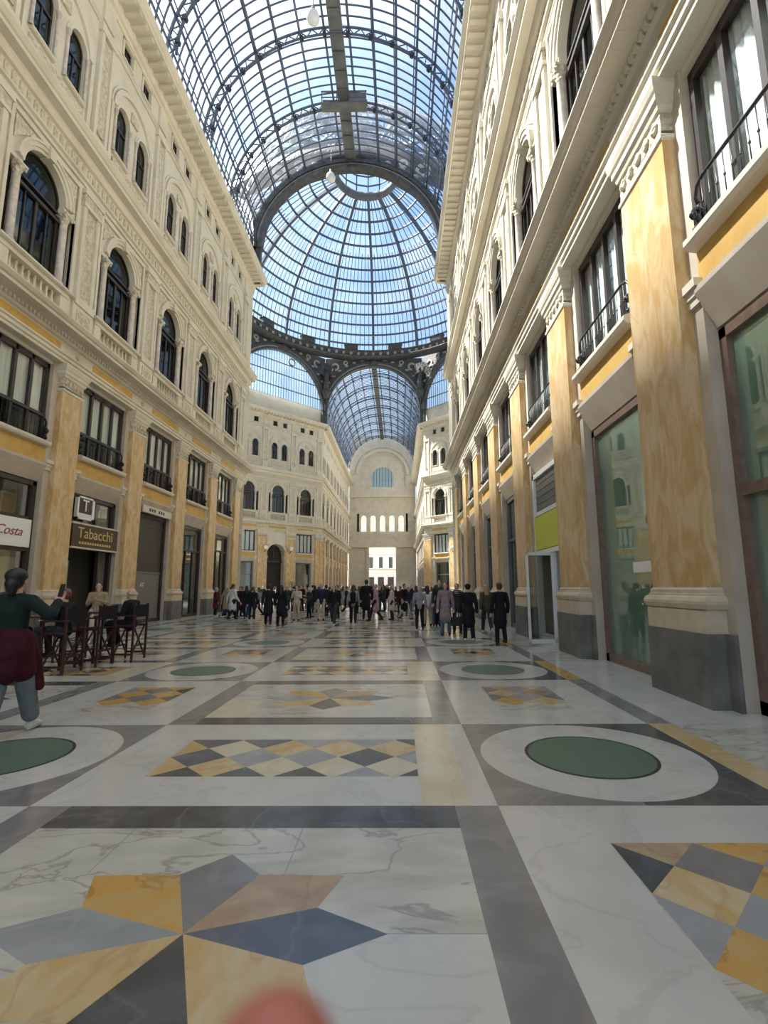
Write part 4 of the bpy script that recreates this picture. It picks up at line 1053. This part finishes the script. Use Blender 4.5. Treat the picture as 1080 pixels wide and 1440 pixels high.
# building across the street, seen through the end portal
t = thing('street_building', 'sunlit pinkish building across the street, seen through the far portal', 'building', (XC+1.3, 146.0, 0))
pk = mat('pale pink stucco', (0.72, 0.60, 0.57), 0.8, col2=(0.66, 0.55, 0.50), scale=.6)
b = MB(pk, MT['plaster']); b.box(-14, 14, 0, 10, 0, 22); b.box(-14, 14, -.5, 0, 6.0, 6.6, 1); b.box(-14, 14, -.6, 0, 12.6, 13.2, 1); b.box(-14, 14, -.8, 0, 21.3, 22.2, 1); b.build('wall', t)
for i in range(-4, 5):
    for z in (7.2, 14.2):
        b = MB(MT['white']); x = i*2.9; b.box(x-.85, x+.85, -.2, .05, z-.2, z); b.box(x-.85, x-.6, -.15, .05, z, z+3.3); b.box(x+.6, x+.85, -.15, .05, z, z+3.3); b.box(x-1.0, x+1.0, -.3, .05, z+3.3, z+3.7); fr_ = b.build('window', t)
        b = MB(MT['wglass'], MT['frame']); b.box(x-.6, x+.6, -.04, -.02, z, z+3.3); b.box(x-.04, x+.04, -.08, -.02, z, z+3.3, 1); b.build('pane', fr_)
    b = MB(MT['dark']); x = i*2.9; b.box(x-.9, x+.9, -.05, .0, 0, 4.6); b.build('door', t)
# ------------------------------------------------------------------ figures: overlapping round forms fused into one skin, then smoothed
def blob(name, parts, voxel=.012, smooth=4, mats=(), sub=None):
    b = MB(*mats)
    for p in parts:
        if p[0] == 'e': b.ball(p[1], p[2], 14, 10)
        else:                                                   # tapered limb: p0, r0, p1, r1
            p0, r_0, p1, r_1 = Vector(p[1]), p[2], Vector(p[3]), p[4]; sq = p[5] if len(p) > 5 else 1.0
            d = p1-p0; n = 7; c = (p0+p1)/2
            o = len(b.v)
            b.tube([p0+d*i/n for i in range(n+1)], [r_0+(r_1-r_0)*i/n for i in range(n+1)], 12)
            b.ball(p0, r_0, 12, 8); b.ball(p1, r_1, 12, 8)
            if sq != 1.0:
                for i in range(o, len(b.v)):
                    v = b.v[i]; b.v[i] = (v[0], c.y+(p0.y+(p1.y-p0.y)*max(0, min(1, ((v[2]-p0.z)/(p1.z-p0.z) if abs(p1.z-p0.z) > 1e-3 else .5)))-c.y)+(v[1]-(p0.y+(p1.y-p0.y)*max(0, min(1, ((v[2]-p0.z)/(p1.z-p0.z) if abs(p1.z-p0.z) > 1e-3 else .5)))))*sq, v[2])
    me = b.mesh('tmp'); o = bpy.data.objects.new('tmp', me); COL.objects.link(o)
    m = o.modifiers.new('r', 'REMESH'); m.mode = 'VOXEL'; m.voxel_size = voxel; m.use_smooth_shade = True
    s = o.modifiers.new('s', 'SMOOTH'); s.iterations = smooth; s.factor = .5
    dg = bpy.context.evaluated_depsgraph_get(); ev = o.evaluated_get(dg)
    out = bpy.data.meshes.new_from_object(ev); out.name = name
    bpy.data.objects.remove(o); bpy.data.meshes.remove(me)
    out.materials.clear()
    for q in mats: out.materials.append(q)
    out.polygons.foreach_set('use_smooth', [True]*len(out.polygons))
    return out

SK = {'fair': mat('fair skin', (0.58, 0.36, 0.27), 0.5), 'tan': mat('tan skin', (0.45, 0.27, 0.19), 0.5)}
CL = {}
def cloth(n, c, rough=.85):
    if n not in CL: CL[n] = mat(n+' cloth', c, rough, col2=tuple(x*.75 for x in c), scale=9, spec=.25)
    return CL[n]
for n, c in dict(black=(.014, .014, .017), charcoal=(.045, .045, .05), grey=(.30, .30, .31), white=(.72, .71, .68), burgundy=(.055, .007, .016), navy=(.02, .026, .06), tan=(.38, .29, .19), olive=(.09, .085, .05),
                 brown=(.12, .07, .045), pink=(.5, .30, .30), red=(.12, .02, .022), green=(.011, .024, .02), jeans=(.10, .14, .20), lightjeans=(.17, .20, .225), beige=(.52, .44, .33), mauve=(.30, .23, .24), cream=(.62, .58, .48)).items(): cloth(n, c)
HR = {'black': mat('black hair', (.012, .009, .008), .45), 'brown': mat('brown hair', (.06, .032, .018), .5), 'blond': mat('blond hair', (.36, .25, .13), .5), 'grey': mat('grey hair', (.40, .38, .36), .6), 'red': mat('reddish brown hair', (.15, .05, .03), .5)}
WS = cloth('shoe white', (.70, .70, .68)); BS = cloth('shoe black', (.02, .02, .02), .5)

def pose(kind):
    """joints, facing +y, metres for a 1.66 m figure"""
    J = dict(hd=(0, .02, 1.545), nk=(0, -.005, 1.38), ch=(0, -.01, 1.24), wa=(0, 0, 1.04), pe=(0, 0, .91))
    S = .175
    J.update(sl=(-S, -.01, 1.335), sr=(S, -.01, 1.335), hl=(-.09, 0, .88), hr=(.09, 0, .88))
    if kind == 'stand': J.update(kl=(-.10, .015, .47), kr=(.10, .015, .47), al=(-.115, -.02, .085), ar=(.12, -.02, .085), el=(-.235, -.03, 1.07), er=(.235, -.03, 1.07), wl=(-.25, .04, .83), wr=(.25, .04, .83))
    if kind == 'walk': J.update(kl=(-.09, .17, .485), kr=(.09, -.02, .47), al=(-.09, .27, .10), ar=(.09, -.27, .14), el=(-.23, -.10, 1.08), er=(.23, .03, 1.07), wl=(-.25, -.12, .83), wr=(.24, .20, .87))
    if kind == 'phone': J.update(kl=(-.10, .03, .47), kr=(.11, .01, .47), al=(-.115, -.02, .085), ar=(.13, -.02, .085), el=(-.23, .02, 1.09), er=(.235, .03, 1.09), wl=(-.07, .27, 1.17), wr=(.09, .27, 1.19))
    if kind == 'sit': J.update(kl=(-.12, .42, .50), kr=(.12, .42, .50), al=(-.12, .40, .085), ar=(.12, .42, .085), el=(-.25, .02, .70), er=(.25, .02, .70), wl=(-.16, .27, .66), wr=(.16, .27, .68))
    if kind == 'sit':
        d = -.42
        for k in ('hd', 'nk', 'ch', 'wa', 'pe', 'sl', 'sr', 'hl', 'hr'): x, y, z = J[k]; J[k] = (x, y, z-.40)
        for k in ('el', 'er', 'wl', 'wr'): x, y, z = J[k]; J[k] = (x, y, z+.02)
    if kind == 'sit':
        for k in J: x, y, z = J[k]; J[k] = (x, y, z+.29)
        J['al'] = (-.12, .34, .36); J['ar'] = (.12, .36, .36)
    if kind == 'snap':
        J.update(kl=(-.10, -.10, .48), kr=(.10, .14, .485), al=(-.11, -.26, .12), ar=(.10, .30, .09), el=(-.25, .05, 1.07), wl=(-.17, .20, .98), er=(.30, .16, 1.16), wr=(.16, .40, 1.33))
    return J

def lerp(a, b, t): return tuple(a[i]+(b[i]-a[i])*t for i in range(3))
def hand_parts(e, w_, s, up=None, k=1.0):
    e, w_ = Vector(e), Vector(w_); d = (w_-e).normalized(); side = d.cross(Vector((0, 0, 1)) if abs(d.z) < .9 else Vector((0, 1, 0))).normalized(); nrm = side.cross(d)*-1
    P_ = []; pc = w_+d*.045
    P_ += [('c', w_, .024, w_+d*.03, .026), ('c', w_+d*.02+side*.018, .02, w_+d*.075+side*.022, .016), ('c', w_+d*.02-side*.018, .02, w_+d*.075-side*.024, .016), ('c', w_+d*.03, .02, w_+d*.08, .016)]
    for i, (o, L) in enumerate(((-.030, .055), (-.010, .07), (.010, .075), (.029, .068))):
        a = w_+d*.08+side*o; b_ = a+d*L*.55-nrm*.008; c = b_+d*L*.4-nrm*.024
        P_ += [('c', a, .0095, b_, .009), ('c', b_, .009, c, .0075)]
    a = w_+d*.03+side*.028*s; b_ = a+d*.03+side*.025*s-nrm*.01; c = b_+d*.03-nrm*.012
    P_ += [('c', a, .013, b_, .011), ('c', b_, .011, c, .009)]
    return P_

def make_person(key, kind, fem=False, coat='jacket', hair='short', voxel=.013, hero=False, over=None):
    J = pose(kind); J.update(over or {}); V = lambda k: J[k]
    sh = .94 if fem else 1.0
    for k in ('sl', 'sr'): x, y, z = J[k]; J[k] = (x*sh, y, z)
    hx, hy, hz = J['hd']
    body = [('e', (hx, hy, hz+.025), (.073, .092, .10)), ('e', (hx, hy+.025, hz-.035), (.058, .068, .078)), ('e', (hx, hy+.083, hz-.098), (.028, .022, .02)),
            ('c', (hx, hy+.088, hz+.02), .010, (hx, hy+.106, hz-.015), .013), ('e', (hx-.076, hy-.005, hz), (.012, .022, .032)), ('e', (hx+.076, hy-.005, hz), (.012, .022, .032)),
            ('c', (hx-.045, hy+.078, hz+.038), .012, (hx+.045, hy+.078, hz+.038), .012), ('c', (hx-.02, hy+.086, hz-.058), .010, (hx+.02, hy+.086, hz-.058), .010),
            ('c', V('nk'), .052, (hx, hy-.01, hz-.06), .05),
            ('c', V('sl'), .055, V('sr'), .055), ('c', V('ch'), .135, V('wa'), .115, .72), ('c', V('wa'), .115, V('pe'), .14, .75), ('c', V('hl'), .10, V('hr'), .10)]
    for s in 'lr':
        body += [('c', V('s'+s), .052, V('e'+s), .039), ('c', V('e'+s), .040, V('w'+s), .026)]
        body += hand_parts(V('e'+s), V('w'+s), 1 if s == 'l' else -1)
        body += [('c', V('h'+s), .088, V('k'+s), .055), ('c', V('k'+s), .054, V('a'+s), .036)]
        ax, ay, az = V('a'+s); body += [('c', (ax, ay-.02, az-.04), .036, (ax, ay+.12, az-.06), .028)]
    t = bpy.data.objects.new('person', blob('person', body, voxel*.85 if hero else voxel, 3, [SK['fair']])); COL.objects.link(t)
    def part(n, me):
        o = bpy.data.objects.new(n, me); COL.objects.link(o); o.parent = t; return o
    # trousers
    tr = [('c', V('hl'), .112, V('hr'), .112), ('c', V('pe'), .15, (V('pe')[0], V('pe')[1], V('pe')[2]+.08), .14, .8)]
    wide = 1.35 if hero else 1.0
    for s in 'lr':
        tr += [('c', V('h'+s), .102, V('k'+s), .070*wide), ('c', V('k'+s), .070*wide, lerp(V('k'+s), V('a'+s), .80 if hero else .96), .058*wide*1.05)]
    part('trousers', blob('trousers', tr, voxel, 4, [CL['charcoal']]))
    # upper garment
    r = .03
    up_ = [('c', V('sl'), .075, V('sr'), .075), ('c', V('ch'), .155, V('wa'), .138, .78), ('c', V('wa'), .138, (V('pe')[0], V('pe')[1], V('pe')[2]-.02), .165, .8), ('c', V('nk'), .062, lerp(V('nk'), V('ch'), .3), .085),
           ('c', lerp(V('nk'), V('sl'), .35), .062, V('sl'), .07), ('c', lerp(V('nk'), V('sr'), .35), .062, V('sr'), .07)]
    if coat == 'coat':
        x, y, z = V('pe'); up_ += [('c', (x, y, z), .165, (x, y+.01, z-.34), .20, .85)]
    for s in 'lr': up_ += [('c', V('s'+s), .072, V('e'+s), .058), ('c', V('e'+s), .058, lerp(V('e'+s), V('w'+s), .95), .044)]
    part({'coat': 'coat', 'jacket': 'jacket', 'top': 'top'}[coat], blob('upper', up_, voxel, 4, [CL['black']]))
    # hair
    hh = [('e', (hx, hy-.018, hz+.045), (.084, .092, .092)), ('e', (hx, hy-.045, hz+.0), (.078, .062, .085))]
    if hair == 'long': hh += [('c', (hx, hy-.06, hz+.03), .075, (hx, hy-.085, hz-.22), .085, .7), ('c', (hx-.06, hy-.02, hz), .035, (hx-.085, hy-.02, hz-.2), .035), ('c', (hx+.06, hy-.02, hz), .035, (hx+.085, hy-.02, hz-.2), .035)]
    if hair == 'bun': hh += [('e', (hx, hy-.105, hz+.07), (.045, .045, .045))]
    if hair == 'bald': hh = [('c', (hx-.07, hy-.03, hz-.005), .018, (hx-.04, hy-.085, hz-.01), .02), ('c', (hx+.07, hy-.03, hz-.005), .018, (hx+.04, hy-.085, hz-.01), .02), ('c', (hx-.04, hy-.085, hz-.01), .02, (hx+.04, hy-.085, hz-.01), .02)]
    if hair == 'cap': hh = [('e', (hx, hy-.01, hz+.06), (.092, .105, .07)), ('c', (hx-.05, hy+.09, hz+.045), .014, (hx+.05, hy+.09, hz+.045), .014), ('e', (hx, hy-.05, hz+.01), (.076, .055, .06))]
    part('cap' if hair == 'cap' else 'hair', blob('hair', hh, .009, 3, [HR['black']]))
    for s in 'lr':
        ax, ay, az = V('a'+s); part('shoe', blob('shoe', [('c', (ax, ay-.03, az-.035), .046, (ax, ay+.13, az-.05), .036), ('c', (ax, ay-.01, az), .045, (ax, ay-.01, az+.03), .043), ('c', (ax, ay-.03, az-.06), .03, (ax, ay+.14, az-.062), .026)], .01, 3, [BS]))
    for s in (-1, 1):
        b = MB(MT['ink']); b.ball((hx+s*.030, hy+.086, hz+.012), (.012, .008, .007), 8, 6); b.build('eye', t)
    for o in [t]+list(t.children):
        if o.material_slots: o.material_slots[0].link = 'OBJECT'
    return t
def dress(t, skin='fair', upper='black', legs='charcoal', hair='black', shoes='black'):
    t.material_slots[0].link = 'OBJECT'; t.material_slots[0].material = SK[skin]
    for o in t.children:
        n = o.name.split('.')[0]
        m = {'trousers': CL[legs], 'jacket': CL[upper], 'coat': CL[upper], 'top': CL[upper], 'hair': HR.get(hair), 'cap': CL['black'], 'shoe': WS if shoes == 'white' else BS}.get(n)
        if m: o.material_slots[0].link = 'OBJECT'; o.material_slots[0].material = m
PP = {}
SPEC = dict(A=('stand', False, 'jacket', 'short'), B=('walk', False, 'coat', 'short'), C=('stand', True, 'coat', 'long'), D=('walk', True, 'jacket', 'long'), E=('phone', False, 'jacket', 'short'), F=('phone', True, 'jacket', 'long'),
            G=('stand', False, 'coat', 'cap'), H=('sit', False, 'jacket', 'bald'), I=('sit', False, 'jacket', 'short'), J=('stand', False, 'coat', 'short'))
USED = set()
def person(key, x, y, face, label, scale=1.0, group=None, **kw):
    """face = heading in degrees, 0 = away from the camera (+y)"""
    if key not in PP:
        k, f, c, h = SPEC[key]; PP[key] = make_person(key, k, f, c, h); t = PP[key]
    else: t = copy_thing(PP[key])
    dress(t, **kw); t.location = (x, y, 0); t.rotation_euler = (0, 0, R(face)); t.scale = (scale,)*3
    return tag(t, label, 'person', group)
def attach(t, name, me):
    o = bpy.data.objects.new(name, me); COL.objects.link(o); o.parent = t; return o
def bag(name, label, x, y, z, m, sc=1.0, rz=0):
    b = MB(m); b.prism([(-.16, 0), (.16, 0), (.19, .06), (.15, .28), (-.15, .28), (-.19, .06)], -.06, .06)
    b.tube([(-.1, 0, .27), (-.08, 0, .42), (0, 0, .5), (.08, 0, .42), (.1, 0, .27)], .012, 6)
    o = b.build(name); o.location = (x, y, z); o.rotation_euler = (0, 0, R(rz)); o.scale = (sc,)*3; return tag(o, label, 'bag')

# group of five on the right
person('J', 2.86, 14.2, 12, 'person in long black coat and black trousers, back turned, nearest on the right', 1.0, upper='black', legs='black', hair='brown')
person('G', 2.02, 14.6, -6, 'person in black flat cap, black coat and white shoes seen from behind', .985, upper='black', legs='black', shoes='white')
person('C', 1.52, 16.4, 170, 'person in mauve open coat over burgundy with dark bag, walking forward', 1.03, upper='mauve', legs='jeans', hair='brown')
person('D', 2.98, 17.0, 5, 'person with long blond hair in olive jacket between the two black coats', .98, upper='olive', legs='charcoal', hair='blond', shoes='white')
person('A', 2.02, 17.4, 160, 'person in black jacket with striped grey scarf behind the flat cap', 1.0, upper='charcoal', legs='charcoal')
person('J', 1.62, 20.0, 175, 'tall person in dark coat behind the mauve coat', 1.1, upper='charcoal', legs='black')
b = MB(CL['white'], CL['charcoal'])
for i in range(5): b.lathe([(.10, 0), (.125, .015), (.10, .03)], (0, 0, .03*i), 16, i % 2)
o = b.build('scarf'); o.location = (2.02, 17.42, 1.32); tag(o, 'striped grey and white scarf round the neck behind the flat cap', 'scarf')
bag('handbag', 'dark handbag hanging beside the mauve coat', 1.86, 16.45, .30, CL['charcoal'], 1.0, 15)

# ------------------------------------------------------------------ cafe side
def make_chair():
    t = thing('director_chair', '', 'chair')                    # faces +y
    wd = mat('dark red wood', (.055, .018, .016), .4) if 'wood' not in MT else MT['wood']; MT['wood'] = wd
    for s in (-1, 1):
        b = MB(wd); b.box(s*.26-.018, s*.26+.018, -.24, -.20, 0, 1.22); b.build('rear_post', t)
        b = MB(wd); b.box(s*.26-.018, s*.26+.018, .20, .24, 0, .96); b.build('front_post', t)
        b = MB(wd); b.box(s*.26-.028, s*.26+.028, -.25, .27, .95, .98); b.build('armrest', t)
        b = MB(wd); b.box(s*.26-.014, s*.26+.014, -.22, .22, .12, .16); b.build('side_rail', t); b = MB(wd); b.box(s*.26-.014, s*.26+.014, -.22, .22, .72, .76); b.build('side_rail', t)
    for yy in (-.2, .2):
        b = MB(wd); b.bar((-.25, yy, .10), (.25, yy+.02, .74), .03, .02); b.bar((.25, yy, .10), (-.25, yy-.02, .74), .03, .02); b.box(-.25, .25, yy-.012, yy+.012, .29, .33); b.build('cross_brace', t)
    b = MB(CL['black']); b.box(-.25, .25, -.22, .22, .75, .765); b.build('seat', t)
    b = MB(CL['black']); b.box(-.27, .27, -.245, -.228, .93, 1.20); b.build('backrest', t)
    return t
def make_table():
    t = thing('cafe_table', '', 'table')
    b = MB(MT['frame']); b.box(-.34, .34, -.34, .34, 1.01, 1.04); b.build('tabletop', t)
    b = MB(MT['iron']); b.tube([(0, 0, .04), (0, 0, 1.01)], .03, 10); b.build('stem', t)
    b = MB(MT['iron']); b.lathe([(0, 0), (.22, 0), (.22, .02), (.05, .05), (0, .05)], n=20); b.build('foot', t)
    return t
chairs = [(-6.34, 9.45, 88, 'nearest the camera, under the reddish haired person'), (-6.26, 10.35, 86, 'second of the near row from the camera'), (-6.02, 11.2, 88, 'third from the camera, under the bald person'),
          (-7.65, 9.6, -85, 'across the near table'), (-7.4, 11.3, -80, 'across the far table'), (-6.9, 8.6, 30, 'half hidden behind the walking woman')]
for x, y, a, l in chairs:
    o = stamp('chair', make_chair, 'dark wooden director chair with black canvas, '+l, 'cafe chairs'); o.location = (x, y, 0); o.rotation_euler = (0, 0, R(a))
for x, y, l in ((-7.0, 9.75, 'near'), (-6.72, 11.3, 'far')):
    o = stamp('table', make_table, f'small square dark cafe table, {l} one of the two', 'cafe tables'); o.location = (x, y, 0)
person('I', -6.36, 9.45, 84, 'seated person with reddish hair and black jacket at the cafe tables', 1.0, upper='black', legs='charcoal', hair='red')
person('H', -6.04, 11.2, 84, 'seated bald person with grey fringe in black jacket at the cafe', 1.0, upper='black', legs='black', hair='grey')
person('I', -7.63, 9.6, -85, 'seated person in dark green across the near cafe table', .97, upper='green', legs='black', hair='brown')
person('E', -8.75, 14.4, 205, 'standing person in tan padded jacket and pale trousers at the tobacconist door', 1.04, upper='tan', legs='cream', hair='black', shoes='white')
# cups on the tables
def make_cup():
    t = thing('coffee_cup', '', 'cup'); b = MB(MT['white']); b.lathe([(0, 0), (.028, 0), (.04, .06), (.037, .06), (.026, .006), (0, .006)], n=16); b.build('bowl', t)
    b = MB(MT['white']); b.lathe([(0, 0), (.03, -.004), (.07, .004), (.07, .008), (.0, .0)], n=18); b.build('saucer', t); return t
for x, y, l in ((-6.85, 9.65, 'near cafe table'), (-6.6, 11.2, 'far cafe table')):
    o = stamp('cup', make_cup, f'white coffee cup and saucer on the {l}', 'coffee cups'); o.location = (x, y, 1.046)

# woman walking past at the left edge, phone raised
WL, WA, WS_ = Vector((-4.20, 5.42, 0)), R(6), 1.06
def wloc(x, y, z): return tuple((Matrix.Rotation(-WA, 3, 'Z') @ (Vector((x, y, z))-WL))/WS_)
def woman():
    ov = dict(er=wloc(-3.82, 5.45, 1.27), wr=wloc(-3.885, 5.65, 1.41), al=(-.01, -.25, .12), kl=(-.05, -.08, .48))
    t = make_person('W', 'snap', True, 'top', 'bun', .010, True, ov)
    dress(t, 'fair', 'green', 'lightjeans', 'black', 'white')
    attach(t, 'waist_jacket', blob('waist_jacket', [('c', (0, .0, 1.0), .15, (0, -.01, .80), .185, .9), ('c', (-.085, -.01, .88), .14, (.085, -.01, .88), .14), ('c', (-.08, -.01, .95), .13, (.08, -.01, .95), .13), ('c', (0, -.03, .80), .17, (0, -.06, .66), .15, .8), ('c', (-.07, 0, .88), .13, (-.05, -.04, .64), .12), ('c', (.07, .02, .88), .13, (.10, .07, .64), .12), ('c', (.10, .12, .97), .05, (.17, .16, .74), .052), ('c', (.17, .16, .74), .052, (.21, .19, .46), .045),
         ('c', (-.06, .15, .95), .045, (-.10, .17, .66), .04), ('e', (.03, .15, .97), (.06, .05, .05))], .012, 3, [CL['burgundy']]))
    attach(t, 'hair_lock', blob('hair_lock', [('e', (0, -.03, 1.60), (.10, .11, .085)), ('c', (0, -.08, 1.52), .07, (0, -.08, 1.44), .045)], .009, 3, [HR['black']]))
    return t
t = woman(); t.location = WL; t.rotation_euler = (0, 0, WA); t.scale = (WS_,)*3
tag(t, 'woman in green top, burgundy jacket round waist and light jeans, raising a phone', 'person')
b = MB(MT['ink'], MT['frame']); b.box(-.037, .037, -.004, .004, -.075, .075); b.box(-.036, .036, -.006, -.004, -.07, .07, 1); b.ball((.022, .006, .055), (.008, .003, .008), 8, 6); o = b.build('phone'); tag(o, 'dark phone held up by the woman at the left edge', 'phone')
o.location = (-3.895, 5.70, 1.535); o.rotation_euler = (R(-12), 0, R(-22))

# ------------------------------------------------------------------ crowd towards the octagon
rnd = random.Random(11)
def px2(x, Y):                      # floor position for a picture column at distance Y along the hall
    return ((x-561.0)/690.0)*Y*1.005
crowd = []
def add(key, px, Y, face, desc, sc=1.0, **kw): crowd.append((key, px, Y, face, desc, sc, kw))
add('B', 381, 20.8, 15, 'person in hooded black coat, left of the dark pair before the crowd', 1.03, upper='black', legs='black')
add('C', 398, 20.8, -5, 'person in black coat with dark hair, right of the dark pair before the crowd', 1.0, upper='black', legs='black')
add('D', 498, 21.4, 5, 'person in pale grey top wearing a black backpack', 1.0, upper='grey', legs='black', hair='brown')
add('J', 516, 24.5, 0, 'tall person in black coat right of the black backpack', 1.16, upper='black', legs='navy')
add('A', 589, 18.9, 0, 'person in light grey jacket and black trousers seen from behind', .96, upper='grey', legs='black', hair='grey')
add('F', 600, 20.4, 5, 'person in white jacket with long dark hair, left of the white pair', .97, upper='white', legs='beige')
add('F', 612, 20.2, -5, 'person in white jacket with long dark hair, right of the white pair', .98, upper='white', legs='jeans')
add('D', 471, 20.9, 175, 'person in black jacket and white top walking in front of the crowd', .98, upper='black', legs='charcoal', shoes='white')
add('F', 420, 24.0, 170, 'person in cream jacket near the left of the crowd', 1.0, upper='cream', legs='beige', hair='brown')
pal = [('black', 9), ('charcoal', 5), ('navy', 3), ('burgundy', 2), ('white', 2), ('grey', 3), ('tan', 2), ('brown', 3), ('olive', 2), ('pink', 1), ('red', 1), ('cream', 1)]
bagp = [c for c, n in pal for _ in range(n)]
cols = [308, 322, 330, 341, 350, 357, 366, 408, 415, 428, 436, 444, 449, 455, 461, 466, 477, 483, 489, 505, 511, 524, 529, 535, 541, 546, 552, 557, 562, 568, 573, 579, 584,
        332, 345, 361, 371, 389, 404, 424, 432, 440, 452, 459, 473, 481, 494, 507, 521, 532, 538, 549, 560, 570, 577, 594, 604, 500, 515, 526]
for i, c in enumerate(cols):
    Y = rnd.uniform(23, 34) if i < 33 else rnd.uniform(35, 62)
    if c < 350: Y = rnd.uniform(24, 31)
    add('ABCDEFGJ'[rnd.randrange(8)], c+rnd.uniform(-2, 2), Y, rnd.uniform(0, 360), None, rnd.uniform(.94, 1.06), upper=rnd.choice(bagp), legs=rnd.choice(['black', 'charcoal', 'jeans', 'navy', 'black', 'beige']),
        hair=rnd.choice(['black', 'black', 'brown', 'brown', 'blond', 'grey']), shoes=rnd.choice(['black', 'black', 'white']), skin=rnd.choice(['fair', 'fair', 'tan']))
crowd.sort(key=lambda q: q[1])
cnt = {}; names = ['first', 'second', 'third', 'fourth', 'fifth', 'sixth', 'seventh', 'eighth', 'ninth', 'tenth', 'eleventh', 'twelfth', 'thirteenth', 'fourteenth', 'fifteenth', 'sixteenth', 'seventeenth', 'eighteenth', 'nineteenth', 'twentieth']
for key, px, Y, face, desc, sc, kw in crowd:
    if desc is None:
        c = kw['upper']; where = 'near' if Y < 34.5 else 'far'; n = cnt.get((c, where), 0); cnt[(c, where)] = n+1
        desc = f'person in {c}, {names[min(n, 19)]} from left among those in {c} in the {where} crowd'
    person(key, px2(px, Y), Y, face, desc, sc, 'crowd in the hall', **kw)
bp = blob('backpack', [('c', (0, 0, 0), .13, (0, 0, .28), .12, .6)], .015, 3, [CL['black']]); o = bpy.data.objects.new('backpack', bp); COL.objects.link(o); o.location = (px2(498, 21.4)-.0, 21.4-.17, 1.0); tag(o, 'black backpack worn over a pale grey top in the crowd', 'backpack')

# potted tree by the octagon face
t = thing('potted_tree', 'small potted tree by the far left octagon face', 'plant', (XC-10.3, OY+11.2, 0))
b = MB(MT['base']); b.lathe([(0, 0), (.35, 0), (.45, .7), (.5, .75), (.42, .75), (.4, .65), (0, .65)], n=16); b.build('pot', t)
b = MB(CL['brown']); b.tube([(0, 0, .6), (.05, 0, 1.4), (0, .05, 2.2)], [.07, .06, .04], 8); b.build('trunk', t)
lf = mat('olive green leaves', (.12, .13, .05), .6); b = MB(lf); rn = random.Random(5)
for i in range(240):
    a = rn.uniform(0, 2*PI); rr = rn.uniform(.1, 1.1); z = 2.1+rn.uniform(-.3, .5)-.3*rr; x, y = rr*math.cos(a), rr*math.sin(a); L = rn.uniform(.18, .3)
    d = Vector((math.cos(a), math.sin(a), rn.uniform(-.6, .3))).normalized(); sd_ = d.cross(Vector((0, 0, 1))).normalized()*.06; p0 = Vector((x, y, z))
    b.add([p0, p0+d*L*.5+sd_, p0+d*L, p0+d*L*.5-sd_], [(0, 1, 2, 3)])
b.build('foliage', t)

# ------------------------------------------------------------------ photographer's hand whose fingertip shows at the bottom edge
cm = cam.matrix_world
def cl_(x, y, z): return cm @ Vector((x, y, z))
def finger(pts, rs):
    return [('c', pts[i], rs[i], pts[i+1], rs[i+1]) for i in range(len(pts)-1)]
skf = mat('reddish fingertip skin', (0.50, 0.17, 0.12), 0.5, col2=(0.42, 0.12, 0.085), scale=60)
hp = []
hp += finger([(-.0152, -.0712, -.062), (-.021, -.092, -.060), (-.029, -.114, -.050), (-.036, -.132, -.030)], [.0090, .0096, .0100, .0108])
for i, (x, z) in enumerate(((-.058, -.046), (-.078, -.036), (-.096, -.026))):
    hp += finger([(x+.004, -.082-.004*i, z-.012), (x, -.10-.003*i, z), (x+.002, -.128, z+.02)], [.0075, .0088, .0102])
hp += finger([(.010, -.105, -.012), (-.004, -.125, -.004), (-.03, -.145, .012)], [.0095, .011, .0135])
hp += [('c', (-.036, -.130, -.028), .013, (-.05, -.175, .03), .02), ('c', (-.058, -.130, -.022), .012, (-.062, -.178, .03), .02), ('c', (-.077, -.130, -.014), .012, (-.074, -.178, .035), .02), ('c', (-.094, -.130, -.006), .011, (-.082, -.176, .04), .019), ('c', (-.06, -.175, .03), .028, (-.06, -.24, .10), .03), ('c', (-.06, -.24, .10), .03, (-.07, -.34, .2), .034)]
me = blob('hand', hp, .0028, 3, [skf]); me.transform(cm)
o = bpy.data.objects.new('hand', me); COL.objects.link(o); tag(o, 'blurred reddish fingertip of the photographer at the bottom edge of the picture', 'hand')
